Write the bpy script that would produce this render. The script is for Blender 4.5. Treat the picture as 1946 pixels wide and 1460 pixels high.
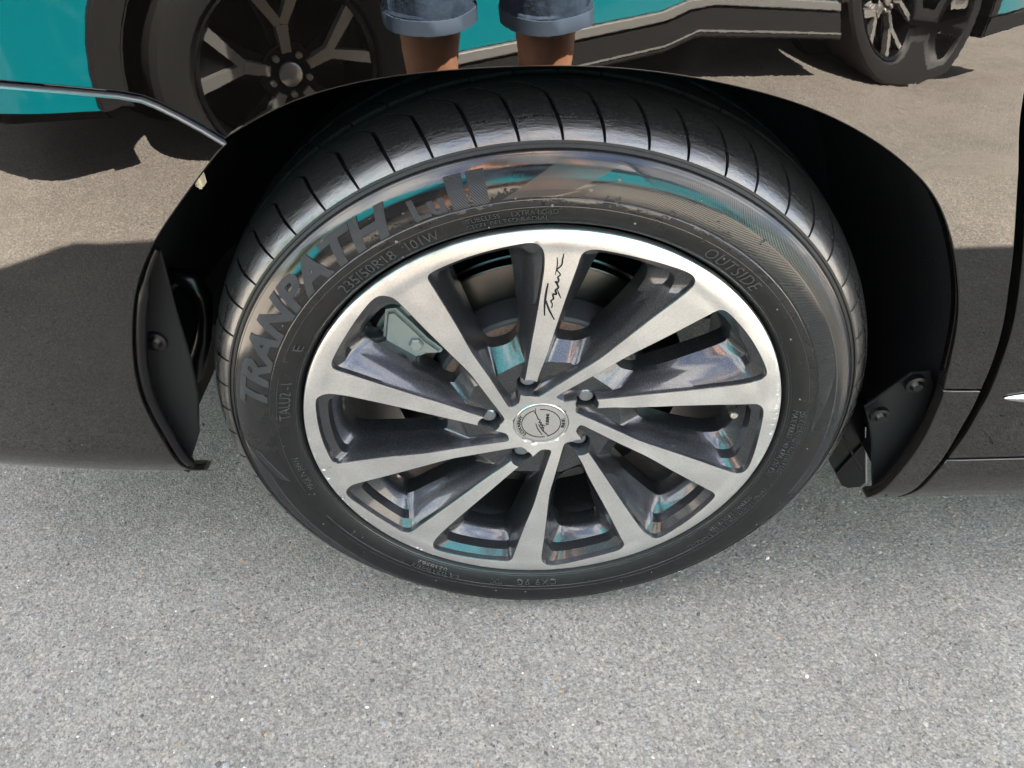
import bpy, bmesh, math, random
import numpy as np
from mathutils import Vector, Matrix
from mathutils.geometry import delaunay_2d_cdt

PI = math.pi
R_ = math.radians
scene = bpy.context.scene
for o in list(bpy.data.objects):
    bpy.data.objects.remove(o)
col = scene.collection
HZ = 0.333          # height of the wheel centre above the asphalt

# ------------------------------------------------------------------ camera
cd = bpy.data.cameras.new('camera')
cam = bpy.data.objects.new('camera', cd)
col.objects.link(cam)
cd.sensor_width = 36.0
cd.lens = 36.0 * 1350 / 1946
cd.clip_start = 0.02
cd.clip_end = 500
cam.location = (-0.0424, -0.5187, 0.5394 + HZ)
cam.rotation_euler = (PI / 2 - 0.7298, 0, -0.0207)
scene.camera = cam

# ------------------------------------------------------------------ world, sun, exposure
SUN_EL, SUN_AZ = R_(57.9), R_(43.0)
w = bpy.data.worlds.new('World')
scene.world = w
w.use_nodes = True
nt = w.node_tree
bg = nt.nodes['Background']
sky = nt.nodes.new('ShaderNodeTexSky')
sky.sky_type = 'NISHITA'
sky.sun_disc = False
sky.sun_elevation = SUN_EL
sky.sun_rotation = SUN_AZ
sky.air_density = 1.0
sky.dust_density = 2.0
# broken white cloud over the blue
wt = nt.nodes.new('ShaderNodeTexCoord')
wm = nt.nodes.new('ShaderNodeMapping')
wm.inputs['Scale'].default_value = (1.0, 1.0, 2.2)
nt.links.new(wt.outputs['Generated'], wm.inputs['Vector'])
wn = nt.nodes.new('ShaderNodeTexNoise')
wn.inputs['Scale'].default_value = 2.6
wn.inputs['Detail'].default_value = 7
wn.inputs['Roughness'].default_value = .55
nt.links.new(wm.outputs[0], wn.inputs['Vector'])
wr = nt.nodes.new('ShaderNodeValToRGB')
wr.color_ramp.elements[0].position = .42
wr.color_ramp.elements[1].position = .60
nt.links.new(wn.outputs['Fac'], wr.inputs['Fac'])
wx = nt.nodes.new('ShaderNodeMix')
wx.data_type = 'RGBA'
nt.links.new(wr.outputs['Color'], wx.inputs['Factor'])
nt.links.new(sky.outputs[0], wx.inputs['A'])
wx.inputs['B'].default_value = (7.6, 7.2, 6.7, 1)
nt.links.new(wx.outputs['Result'], bg.inputs[0])
bg.inputs[1].default_value = 0.05
sl = bpy.data.lights.new('sun', 'SUN')
sun = bpy.data.objects.new('sun', sl)
col.objects.link(sun)
sl.energy = 5.0
sl.angle = R_(0.5)
sl.color = (1.0, 0.91, 0.79)
sd = Vector((math.sin(SUN_AZ) * math.cos(SUN_EL), math.cos(SUN_AZ) * math.cos(SUN_EL), math.sin(SUN_EL)))
sun.rotation_euler = sd.to_track_quat('Z', 'Y').to_euler()
vs = scene.view_settings
vs.view_transform = 'Standard'
vs.look = 'None'
vs.exposure = 4.4
vs.gamma = 1.0
vs.use_curve_mapping = False
scene.render.engine = 'CYCLES'
scene.cycles.max_bounces = 8
scene.cycles.glossy_bounces = 5
scene.cycles.diffuse_bounces = 4

# ------------------------------------------------------------------ materials
def mat(name, base=(.5, .5, .5), rough=.5, metal=0.0, spec=.5, coat=0.0, coatr=.05, ior=1.5):
    m = bpy.data.materials.new(name)
    m.use_nodes = True
    b = m.node_tree.nodes['Principled BSDF']
    b.inputs['Base Color'].default_value = (*base, 1)
    b.inputs['Roughness'].default_value = rough
    b.inputs['Metallic'].default_value = metal
    b.inputs['Specular IOR Level'].default_value = spec
    b.inputs['Coat Weight'].default_value = coat
    b.inputs['Coat Roughness'].default_value = coatr
    b.inputs['IOR'].default_value = ior
    return m


class N:
    """small node helper"""
    def __init__(s, m):
        s.t = m.node_tree
        s.b = s.t.nodes['Principled BSDF']
        s.tc = s.t.nodes.new('ShaderNodeTexCoord')

    def new(s, ty, **k):
        n = s.t.nodes.new(ty)
        for a, v in k.items():
            setattr(n, a, v)
        return n

    def link(s, a, b):
        s.t.links.new(a, b)

    def noise(s, scale, detail=4, rough=.55, vec=None, dist=0.0):
        n = s.new('ShaderNodeTexNoise')
        n.inputs['Scale'].default_value = scale
        n.inputs['Detail'].default_value = detail
        n.inputs['Roughness'].default_value = rough
        n.inputs['Distortion'].default_value = dist
        s.link(vec or s.tc.outputs['Object'], n.inputs['Vector'])
        return n.outputs['Fac']

    def voro(s, scale, feature='F1', out='Distance', vec=None, rnd=1.0):
        n = s.new('ShaderNodeTexVoronoi')
        n.feature = feature
        n.inputs['Scale'].default_value = scale
        n.inputs['Randomness'].default_value = rnd
        s.link(vec or s.tc.outputs['Object'], n.inputs['Vector'])
        return n.outputs[out]

    def ramp(s, fac, stops, interp='LINEAR'):
        n = s.new('ShaderNodeValToRGB')
        n.color_ramp.interpolation = interp
        e = n.color_ramp.elements
        while len(e) > 1:
            e.remove(e[-1])
        e[0].position = stops[0][0]
        c = stops[0][1]
        e[0].color = (c, c, c, 1) if not isinstance(c, tuple) else (*c, 1)
        for p, c in stops[1:]:
            x = e.new(p)
            x.color = (c, c, c, 1) if not isinstance(c, tuple) else (*c, 1)
        s.link(fac, n.inputs['Fac'])
        return n.outputs['Color']

    def mix(s, fac, a, b, blend='MIX'):
        n = s.new('ShaderNodeMix')
        n.data_type = 'RGBA'
        n.blend_type = blend
        for val, sock in ((fac, n.inputs['Factor']), (a, n.inputs['A']), (b, n.inputs['B'])):
            if isinstance(val, (int, float)):
                sock.default_value = val if sock.name == 'Factor' else (val, val, val, 1)
            elif isinstance(val, tuple):
                sock.default_value = (*val, 1)
            else:
                s.link(val, sock)
        return n.outputs['Result']

    def math(s, op, a, b=0.0, c=0.0):
        n = s.new('ShaderNodeMath', operation=op)
        for i, v in enumerate((a, b, c)):
            if isinstance(v, (int, float)):
                n.inputs[i].default_value = v
            else:
                s.link(v, n.inputs[i])
        return n.outputs[0]

    def bump(s, h, strength=.3, dist=.001, prev=None):
        n = s.new('ShaderNodeBump')
        n.inputs['Strength'].default_value = strength
        n.inputs['Distance'].default_value = dist
        s.link(h, n.inputs['Height'])
        if prev is not None:
            s.link(prev, n.inputs['Normal'])
        return n.outputs[0]

    def stretch(s, sc):
        mp = s.new('ShaderNodeMapping')
        mp.inputs['Scale'].default_value = sc
        s.link(s.tc.outputs['Object'], mp.inputs['Vector'])
        return mp.outputs[0]


# asphalt (matrix between the stones)
M_asph = mat('asphalt', (.13, .125, .12), .9, spec=.3)
n = N(M_asph)
c1 = n.ramp(n.noise(330, 3), [(.3, (.095, .092, .088)), (.52, (.19, .183, .172)), (.72, (.32, .305, .285))])
c2 = n.ramp(n.voro(260, out='Color'), [(.15, (.12, .117, .112)), (.6, (.21, .202, .19)), (.92, (.33, .315, .29))])
c3 = n.mix(1.0, n.mix(.55, c1, c2), n.ramp(n.noise(150, 5, .7), [(.33, .45), (.45, 1.0), (.7, 1.12)]), 'MULTIPLY')
big = n.mix(1.0, n.ramp(n.noise(2.2, 4), [(.3, .84), (.7, 1.1)]), n.ramp(n.noise(14, 5, .65), [(.3, .88), (.7, 1.08)]), 'MULTIPLY')
c4 = n.mix(1.0, c3, big, 'MULTIPLY')
tint = n.ramp(n.noise(45, 3), [(.35, (.995, .95, .915)), (.62, (1.05, .97, .895))])
c5 = n.mix(.9, c4, tint, 'MULTIPLY')
n.link(c5, n.b.inputs['Base Color'])
b1 = n.bump(n.voro(300), .8, .0014)
b2 = n.bump(n.noise(600, 4, .65), .8, .0010, b1)
n.link(b2, n.b.inputs['Normal'])

# stones
M_stone = mat('stone_chips', (.3, .3, .3), .75, spec=.35)
n = N(M_stone)
at = n.new('ShaderNodeAttribute', attribute_name='col')
sp = n.ramp(n.noise(700, 3), [(.3, .72), (.7, 1.18)])
n.link(n.mix(1.0, at.outputs['Color'], sp, 'MULTIPLY'), n.b.inputs['Base Color'])
n.link(n.bump(n.noise(900, 3), .6, .0006), n.b.inputs['Normal'])

# black-brown car paint
M_paint = mat('black_paint', (.0010, .0009, .0009), .6, metal=0.0, spec=.0, coat=1.0, coatr=.006)
n = N(M_paint)
n.b.inputs['Coat IOR'].default_value = 1.62
fl = n.ramp(n.voro(2600, out='Color'), [(.5, (.0008, .0007, .0007)), (.97, (.004, .003, .0025))])
dust = n.ramp(n.noise(35, 5, .7), [(.55, 0.0), (.8, 1.0)])
psx = n.new('ShaderNodeSeparateXYZ')
n.link(n.tc.outputs['Object'], psx.inputs[0])
low_brown = n.math('MULTIPLY', n.math('MINIMUM', n.math('MAXIMUM', n.math('SUBTRACT', .30, psx.outputs[2]), 0.0), .4), n.math('ADD', .55, n.math('MULTIPLY', n.noise(9, 6, .7), .9)))  # share of brown, growing towards the bottom and varied by noise
brown_mix = n.math('ADD', n.math('MULTIPLY', dust, .012), n.math('MULTIPLY', low_brown, .14))
n.link(n.mix(brown_mix, fl, (.15, .125, .11)), n.b.inputs['Base Color'])
spat = n.ramp(n.voro(330), [(.035, 1.0), (.06, 0.0)])
op = n.bump(n.noise(420, 2, .4), .002, .0006)
op2 = n.bump(n.noise(70, 2, .4), .0015, .001, op)
n.link(op2, n.b.inputs['Coat Normal'])
sc1 = n.ramp(n.noise(60, 6, .75), [(.62, .006), (.9, .04)])
n.link(sc1, n.b.inputs['Coat Roughness'])

M_edge = mat('edge_sky_glint', (.17, .17, .172), .26, metal=1.0)  # fender edge colour, brightened to stand in for reflected sky
M_trim = mat('bright_trim', (.55, .56, .57), .12, metal=1.0)
M_black = mat('black_plastic', (.003, .003, .0035), .6, spec=.22)
n = N(M_black)
n.link(n.bump(n.noise(900, 3), .25, .0004), n.b.inputs['Normal'])
sp = n.ramp(n.voro(160), [(.03, (.05, .05, .05)), (.07, (.0035, .0035, .004))])
n.link(sp, n.b.inputs['Base Color'])
M_gloss = mat('gloss_black_plastic', (.002, .002, .0025), .28, spec=.3)
M_felt = mat('liner_felt', (.008, .008, .010), .95, spec=.15)
n = N(M_felt)
n.link(n.ramp(n.noise(700, 3, .7), [(.4, (.002, .002, .003)), (.66, (.007, .007, .008)), (.8, (.025, .025, .025))]), n.b.inputs['Base Color'])
n.link(n.bump(n.noise(500, 3), .8, .0015), n.b.inputs['Normal'])
M_under = mat('underbody', (.004, .004, .004), .9, spec=.2)

# machined aluminium
M_alu = mat('machined_aluminium', (.63, .63, .615), .33, metal=1.0)
n = N(M_alu)
sx = n.new('ShaderNodeSeparateXYZ')
n.link(n.tc.outputs['Object'], sx.inputs[0])
r2 = n.math('SQRT', n.math('ADD', n.math('MULTIPLY', sx.outputs[0], sx.outputs[0]), n.math('MULTIPLY', sx.outputs[2], sx.outputs[2])))
ang = n.math('ARCTAN2', sx.outputs[2], sx.outputs[0])
cx = n.new('ShaderNodeCombineXYZ')
n.link(n.math('MULTIPLY', r2, 2600.0), cx.inputs[0])
n.link(n.math('MULTIPLY', ang, 14.0), cx.inputs[1])
rings = n.noise(1.0, 3, .6, vec=cx.outputs[0])
blot = n.noise(520, 3, .6)
n.link(n.bump(blot, .16, .0004, n.bump(rings, .22, .0003)), n.b.inputs['Normal'])
rg = n.ramp(n.noise(28, 4), [(.3, .27), (.7, .40)])
n.link(rg, n.b.inputs['Roughness'])
cxx = n.mix(n.ramp(blot, [(.3, 0.0), (.7, 1.0)]), (.66, .665, .665), (.79, .795, .795))
n.link(cxx, n.b.inputs['Base Color'])
M_chip = mat('kerb_scuff', (.80, .82, .82), .55, metal=.6)
n = N(M_chip)
n.link(n.bump(n.noise(900, 3), .8, .0008), n.b.inputs['Normal'])

# gunmetal paint of the pockets
M_gun = mat('gunmetal_paint', (.035, .036, .042), .36, metal=.7, coat=1.0, coatr=.06)
n = N(M_gun)
fk = n.ramp(n.voro(1500, out='Color'), [(.2, (.020, .021, .024)), (.75, (.045, .046, .051)), (1.0, (.10, .10, .11))])
n.link(fk, n.b.inputs['Base Color'])
n.link(n.bump(n.noise(1500, 2), .12, .0003), n.b.inputs['Normal'])
n.link(n.ramp(n.noise(40, 5, .7), [(.35, .04), (.75, .16)]), n.b.inputs['Coat Roughness'])

# rubber
def rubber(name, gloss):
    m = mat(name, (.014, .014, .015), .5, spec=.5)
    n = N(m)
    sx = n.new('ShaderNodeSeparateXYZ')
    n.link(n.tc.outputs['Object'], sx.inputs[0])
    r2 = n.math('SQRT', n.math('ADD', n.math('MULTIPLY', sx.outputs[0], sx.outputs[0]), n.math('MULTIPLY', sx.outputs[2], sx.outputs[2])))
    n.link(n.ramp(n.noise(90, 5, .7), [(.35, (.0035, .0035, .004)), (.7, (.0085, .008, .008))]), n.b.inputs['Base Color'])
    patch = n.noise(60, 6, .75)
    if gloss == 'side':
        # the wet dressed band lies between the size line and the shoulder
        band = n.math('SUBTRACT', n.math('MULTIPLY', r2, 60.0), 16.55)
        v = n.math('ADD', n.math('MULTIPLY', n.math('SUBTRACT', patch, .5), 6.5), band)
        v = n.math('MINIMUM', v, n.math('ADD', n.math('MULTIPLY', sx.outputs[2], 9.0), n.math('MULTIPLY', n.math('SUBTRACT', patch, .5), 2.0)))
        v = n.math('MINIMUM', v, n.math('MULTIPLY', n.math('SUBTRACT', .3128, r2), 220.0))
        n.link(n.ramp(v, [(0.0, .52), (.14, .10)]), n.b.inputs['Roughness'])
        n.link(n.ramp(v, [(0.0, .30), (.14, .66)]), n.b.inputs['Specular IOR Level'])
        n.link(n.bump(n.noise(60, 4, .6), .10, .0012, n.bump(n.noise(800, 3), .12, .0003)), n.b.inputs['Normal'])
    else:
        patch = n.noise(260, 9, .8)
        v = n.math('SUBTRACT', n.math('ADD', n.math('MULTIPLY', n.math('SUBTRACT', patch, .5), .012), .3330), r2)
        n.link(n.ramp(n.math('MULTIPLY', v, 300.0), [(0.0, .85), (.35, .07)]), n.b.inputs['Roughness'])
        n.link(n.ramp(n.math('MULTIPLY', v, 300.0), [(0.0, .14), (.35, 1.0)]), n.b.inputs['Specular IOR Level'])
        n.link(n.ramp(n.math('MULTIPLY', v, 300.0), [(.2, 0.0), (.7, 1.0)]), n.b.inputs['Coat Weight'])
        n.link(n.bump(n.noise(1.0, 5, .7, vec=n.stretch((90, 260, 90))), .35, .0012), n.b.inputs['Coat Normal'])
        n.b.inputs['Coat IOR'].default_value = 1.55
        n.b.inputs['Coat Roughness'].default_value = .06
        n.link(n.ramp(n.noise(420, 5, .75), [(.38, (.004, .004, .0045)), (.62, (.014, .014, .014)), (.8, (.05, .05, .048))]), n.b.inputs['Base Color'])
        crack = n.noise(1.0, 4, .6, vec=n.stretch((60, 400, 60)))
        n.link(n.bump(crack, .5, .0014, n.bump(n.noise(650, 4, .7), .8, .0009)), n.b.inputs['Normal'])
    return m
M_rub = rubber('rubber_sidewall', 'side')
M_tread = rubber('rubber_tread', 'tread')
M_letter = mat('rubber_lettering', (.006, .0065, .0075), .40, spec=.5)
n = N(M_letter)
wv = n.new('ShaderNodeTexWave')
wv.inputs['Scale'].default_value = 260
wv.bands_direction = 'DIAGONAL'
n.link(n.tc.outputs['Object'], wv.inputs['Vector'])
n.link(n.bump(wv.outputs['Fac'], .9, .0008), n.b.inputs['Normal'])
M_small = mat('rubber_small_print', (.022, .022, .023), .22, spec=.8)

M_rust = mat('rusty_iron', (.10, .05, .035), .85, metal=.1)
n = N(M_rust)
n.link(n.ramp(n.voro(330), [(.06, (.02, .012, .01)), (.16, (.085, .048, .036)), (.6, (.13, .075, .058))]), n.b.inputs['Base Color'])
M_disc = mat('brake_disc_steel', (.10, .10, .095), .3, metal=1.0)
n = N(M_disc)
wv = n.new('ShaderNodeTexWave')
wv.wave_type = 'RINGS'
wv.rings_direction = 'Y'
wv.inputs['Scale'].default_value = 160
wv.inputs['Distortion'].default_value = 1.5
n.link(n.tc.outputs['Object'], wv.inputs['Vector'])
n.link(n.bump(wv.outputs['Fac'], .25, .0004), n.b.inputs['Normal'])
M_hat = mat('disc_hat_paint', (.035, .036, .040), .6)
n = N(M_hat)
n.link(n.ramp(n.voro(260), [(.08, (.012, .012, .013)), (.15, (.022, .023, .027))]), n.b.inputs['Base Color'])
M_cal = mat('caliper_casting', (.24, .27, .27), .42, metal=.6)
n = N(M_cal)
n.link(n.bump(n.noise(300, 4), .35, .001), n.b.inputs['Normal'])
M_nut = mat('lug_nut_metal', (.30, .31, .33), .30, metal=.9)
n = N(M_nut)
n.link(n.bump(n.noise(600, 3), .3, .0005), n.b.inputs['Normal'])
M_ink = mat('black_ink', (.006, .006, .008), .25)
M_cap = mat('cap_aluminium', (.78, .78, .77), .26, metal=1.0)
n = N(M_cap)
wv = n.new('ShaderNodeTexWave')
wv.wave_type = 'RINGS'
wv.rings_direction = 'Y'
wv.inputs['Scale'].default_value = 420
n.link(n.tc.outputs['Object'], wv.inputs['Vector'])
n.link(n.bump(wv.outputs['Fac'], .06, .0003), n.b.inputs['Normal'])
M_brass = mat('valve_metal', (.62, .60, .55), .3, metal=1.0)

M_teal = mat('teal_paint', (.0, .23, .28), .30, metal=.15, coat=1.0, coatr=.03)
M_clad = mat('grey_cladding', (.018, .018, .019), .6, spec=.3)
M_stripe = mat('pale_stripe', (.30, .30, .29), .4, metal=.5)
M_glass = mat('dark_glass', (.01, .012, .012), .03, spec=.6)
M_silver = mat('silver_wheel_paint', (.55, .54, .52), .3, metal=.8)
M_wblack = mat('black_wheel_paint', (.004, .004, .005), .3, spec=.3)
M_skin = mat('skin', (.60, .30, .18), .55, spec=.35)
n = N(M_skin)
n.b.inputs['Subsurface Weight'].default_value = .1
n.link(n.ramp(n.noise(22, 4), [(.35, (.52, .24, .13)), (.7, (.70, .38, .24))]), n.b.inputs['Base Color'])
M_denim = mat('denim', (.06, .10, .17), .9, spec=.15)
n = N(M_denim)
n.link(n.ramp(n.noise(14, 6, .65), [(.3, (.02, .03, .055)), (.55, (.055, .085, .13)), (.75, (.15, .19, .25))]), n.b.inputs['Base Color'])
n.link(n.bump(n.noise(700, 2), .5, .001, n.bump(n.noise(22, 3), .6, .012)), n.b.inputs['Normal'])
M_hem = mat('denim_hem', (.10, .14, .20), .9, spec=.15)
M_shirt = mat('grey_cotton', (.16, .17, .19), .95, spec=.1)
M_hair = mat('dark_hair', (.02, .015, .012), .6)
M_shoe = mat('shoe_canvas', (.05, .05, .055), .8)
M_eye = mat('eye_white', (.6, .58, .55), .3)
M_leaf = mat('hedge_leaves', (.06, .10, .03), .6)
n = N(M_leaf)
n.link(n.ramp(n.noise(3, 4), [(.35, (.04, .075, .02)), (.7, (.11, .15, .05))]), n.b.inputs['Base Color'])
M_lamp = mat('lamp_lens', (.5, .5, .5), .1, spec=.6)

# ------------------------------------------------------------------ object helpers
def link(o, parent=None):
    col.objects.link(o)
    if parent is not None:
        o.parent = parent
    return o


def obj(name, me, m, parent=None, kind=None, label=None):
    o = bpy.data.objects.new(name, me)
    if m is not None:
        for x in (m if isinstance(m, (list, tuple)) else [m]):
            me.materials.append(x)
    link(o, parent)
    if kind:
        o['kind'] = kind
    if label:
        o['label'] = label
    return o


def empty(name, loc, parent=None, rotz=0):
    o = bpy.data.objects.new(name, None)
    o.empty_display_size = .05
    o.location = loc
    o.rotation_euler = (0, 0, rotz)
    return link(o, parent)


def tag(o, label, cat, group=None):
    o['label'] = label
    o['category'] = cat
    if group:
        o['group'] = group
    return o


def mesh_py(name, verts, faces, smooth=True, angle=None):
    me = bpy.data.meshes.new(name)
    me.from_pydata([tuple(v) for v in verts], [], [tuple(f) for f in faces])
    me.update()
    if smooth:
        me.shade_smooth()
        if angle is not None:
            me.set_sharp_from_angle(angle=R_(angle))
    return me


def bm_mesh(name, bm, smooth=True, angle=35):
    bmesh.ops.recalc_face_normals(bm, faces=bm.faces[:])
    me = bpy.data.meshes.new(name)
    bm.to_mesh(me)
    bm.free()
    if smooth:
        me.shade_smooth()
        me.set_sharp_from_angle(angle=R_(angle))
    return me


def lathe(name, prof, n=128, a0=0.0, a1=360.0, angle=30, flip=False):
    """prof = [(r, y)], revolved about the wheel axis (Y)"""
    full = abs(a1 - a0) >= 359.9
    k = n if full else n + 1
    V, F = [], []
    for i in range(k):
        a = R_(a0 + (a1 - a0) * i / n)
        c, s = math.cos(a), math.sin(a)
        for r, y in prof:
            V.append((r * c, y, r * s))
    m = len(prof)
    for i in range(n):
        j = (i + 1) % k
        for t in range(m - 1):
            f = (i * m + t, i * m + t + 1, j * m + t + 1, j * m + t)
            F.append(f[::-1] if flip else f)
    return mesh_py(name, V, F, True, angle)


def box_bm(bm, x0, x1, y0, y1, z0, z1, bev=0.0):
    r = bmesh.ops.create_cube(bm, size=1.0)
    vs = r['verts']
    for v in vs:
        v.co = Vector(((x0 + x1) / 2 + v.co.x * (x1 - x0), (y0 + y1) / 2 + v.co.y * (y1 - y0), (z0 + z1) / 2 + v.co.z * (z1 - z0)))
    if bev:
        es = list({e for v in vs for e in v.link_edges})
        bmesh.ops.bevel(bm, geom=es, offset=bev, segments=3, affect='EDGES', clamp_overlap=True)


def resample(pts, step, closed=True):
    out = []
    k = len(pts)
    for i in range(k if closed else k - 1):
        a, b = pts[i], pts[(i + 1) % k]
        d = math.dist(a, b)
        m = max(1, int(math.ceil(d / step)))
        for j in range(m):
            t = j / m
            out.append(tuple(a[q] + (b[q] - a[q]) * t for q in range(len(a))))
    if not closed:
        out.append(pts[-1])
    return out


def offset_loop(P, d):
    """offset a closed 2D loop to its inside by d"""
    k = len(P)
    area = sum(P[i][0] * P[(i + 1) % k][1] - P[(i + 1) % k][0] * P[i][1] for i in range(k))
    s = 1 if area > 0 else -1
    out = []
    for i in range(k):
        a, b = P[i - 1], P[(i + 1) % k]
        tx, tz = b[0] - a[0], b[1] - a[1]
        l = math.hypot(tx, tz) or 1
        out.append((P[i][0] - s * tz / l * d, P[i][1] + s * tx / l * d))
    return out


def inside(P, x, z):
    c = False
    k = len(P)
    j = k - 1
    for i in range(k):
        if (P[i][1] > z) != (P[j][1] > z) and x < (P[j][0] - P[i][0]) * (z - P[i][1]) / (P[j][1] - P[i][1]) + P[i][0]:
            c = not c
        j = i
    return c


def extrude_poly(bm, P, y0, y1, bev=0.0):
    """prism of an XZ polygon from y0 to y1"""
    a = [bm.verts.new((x, y0, z)) for x, z in P]
    b = [bm.verts.new((x, y1, z)) for x, z in P]
    k = len(P)
    fs = [bm.faces.new(a), bm.faces.new(b[::-1])]
    for i in range(k):
        fs.append(bm.faces.new((a[i], a[(i + 1) % k], b[(i + 1) % k], b[i])))
    bmesh.ops.recalc_face_normals(bm, faces=fs)
    if bev:
        es = [e for e in fs[0].edges] + [e for e in fs[1].edges]
        bmesh.ops.bevel(bm, geom=es, offset=bev, segments=3, affect='EDGES', clamp_overlap=True)


# ------------------------------------------------------------------ ground
def build_ground():
    S = 60.0
    me = mesh_py('asphalt', [(-S, -S, 0), (S, -S, 0), (S, S, 0), (-S, S, 0)], [(0, 1, 2, 3)], False)
    obj('asphalt', me, M_asph, kind='structure')
    # the stones that stick out of it, round the wheel
    rng = np.random.default_rng(7)
    n1 = 70000
    X = rng.uniform(-1.15, 1.15, n1)
    Y = rng.uniform(-.62, .62, n1)
    size = np.exp(rng.normal(math.log(.00135), .45, n1)).clip(.0006, .0055)
    phi = (1 + 5 ** .5) / 2
    iv = np.array([(-1, phi, 0), (1, phi, 0), (-1, -phi, 0), (1, -phi, 0), (0, -1, phi), (0, 1, phi), (0, -1, -phi), (0, 1, -phi), (phi, 0, -1), (phi, 0, 1), (-phi, 0, -1), (-phi, 0, 1)]) / math.hypot(1, phi)
    it = np.array([(0, 11, 5), (0, 5, 1), (0, 1, 7), (0, 7, 10), (0, 10, 11), (1, 5, 9), (5, 11, 4), (11, 10, 2), (10, 7, 6), (7, 1, 8), (3, 9, 4), (3, 4, 2), (3, 2, 6), (3, 6, 8), (3, 8, 9), (4, 9, 5), (2, 4, 11), (6, 2, 10), (8, 6, 7), (9, 8, 1)])
    a = rng.uniform(0, 2 * PI, n1)
    ca, sa = np.cos(a), np.sin(a)
    V = iv[None] * (1 + rng.uniform(-.28, .28, (n1, 12, 1)))
    V = V * np.stack([rng.uniform(.75, 1.35, n1), rng.uniform(.7, 1.1, n1), rng.uniform(.35, .62, n1)], 1)[:, None, :]
    V = V * size[:, None, None]
    top = np.minimum(size * .32, .0011) * rng.uniform(.2, 1.25, n1)
    hz = V[:, :, 2].max(1)
    W = np.empty_like(V)
    W[:, :, 0] = V[:, :, 0] * ca[:, None] - V[:, :, 1] * sa[:, None] + X[:, None]
    W[:, :, 1] = V[:, :, 0] * sa[:, None] + V[:, :, 1] * ca[:, None] + Y[:, None]
    W[:, :, 2] = V[:, :, 2] + (top - hz)[:, None]
    F = (it[None] + (np.arange(n1) * 12)[:, None, None]).reshape(-1, 3)
    me = bpy.data.meshes.new('stone_chips')
    me.vertices.add(n1 * 12)
    me.vertices.foreach_set('co', W.reshape(-1))
    nf = len(F)
    me.loops.add(nf * 3)
    me.loops.foreach_set('vertex_index', F.reshape(-1).astype(np.int32))
    me.polygons.add(nf)
    me.polygons.foreach_set('loop_start', (np.arange(nf) * 3).astype(np.int32))
    me.polygons.foreach_set('loop_total', np.full(nf, 3, np.int32))
    me.update(calc_edges=True)
    pal = np.array([(.20, .195, .185), (.235, .23, .22), (.145, .145, .147), (.22, .205, .185), (.205, .22, .235), (.275, .265, .245), (.08, .08, .083), (.30, .22, .14), (.23, .25, .275), (.55, .53, .50)])
    pr = np.array([.24, .18, .14, .13, .10, .10, .055, .02, .027, .008])
    ci = rng.choice(len(pal), n1, p=pr / pr.sum())
    c = pal[ci] * rng.uniform(.8, 1.2, (n1, 1)) * np.array([1.03, .97, .915])
    C4 = np.ones((n1, 12, 4))
    C4[:, :, :3] = c[:, None]
    at = me.attributes.new('col', 'FLOAT_COLOR', 'POINT')
    at.data.foreach_set('color', C4.reshape(-1))
    obj('stone_chips', me, M_stone, kind='stuff')


build_ground()

# ------------------------------------------------------------------ van
van = empty('van', (0, 0, 0))
tag(van, 'glossy black van parked with its front wheel in the middle, seen close up', 'van')


def tuck(z, z1, k=8.0):
    s = max(z1 - z, 0.0)
    return k * s * s if s < .07 else k * .0049 + (s - .07) * 1.12


def spl(P, m=4):
    """smooth open curve through the points"""
    P = [np.array(p, float) for p in P]
    out = []
    for i in range(len(P) - 1):
        a = P[i - 1] if i else 2 * P[0] - P[1]
        b, c = P[i], P[i + 1]
        d = P[i + 2] if i + 2 < len(P) else 2 * P[-1] - P[-2]
        for j in range(m):
            t = j / m
            out.append(tuple(.5 * ((2 * b) + (c - a) * t + (2 * a - 5 * b + 4 * c - d) * t * t + (3 * b - a - 3 * c + d) * t ** 3)))
    out.append(tuple(P[-1]))
    return [(float(x), float(z)) for x, z in out]


def relax(P, it=2):
    P = [tuple(p) for p in P]
    for _ in range(it):
        P = [P[0]] + [((a[0] + 2 * b[0] + c[0]) / 4, (a[1] + 2 * b[1] + c[1]) / 4) for a, b, c in zip(P, P[1:], P[2:])] + [P[-1]]
    return P


def Ybump(x, z):
    return -.022 + .015 * min(max(.35 - z, 0), .4) / .35 + tuck(z, -.012) + .22 * max(-x - .35, 0) ** 2


def Yfend(x, z):
    xx = min(max(x + .1, 0), .55)
    return (-.022 + .006 * min(max(.3 - z, 0), .3) / .3 + tuck(z, -.07) + .22 * max(-x - .35, 0) ** 2 + .012 * xx * xx + .013 * max(x - .45, 0)
            + .05 * max(z - .55, 0) ** 2 + .050 * min(max((x - .08) / .17, 0), 1) * min(max(z - .30, 0), .30))


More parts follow.
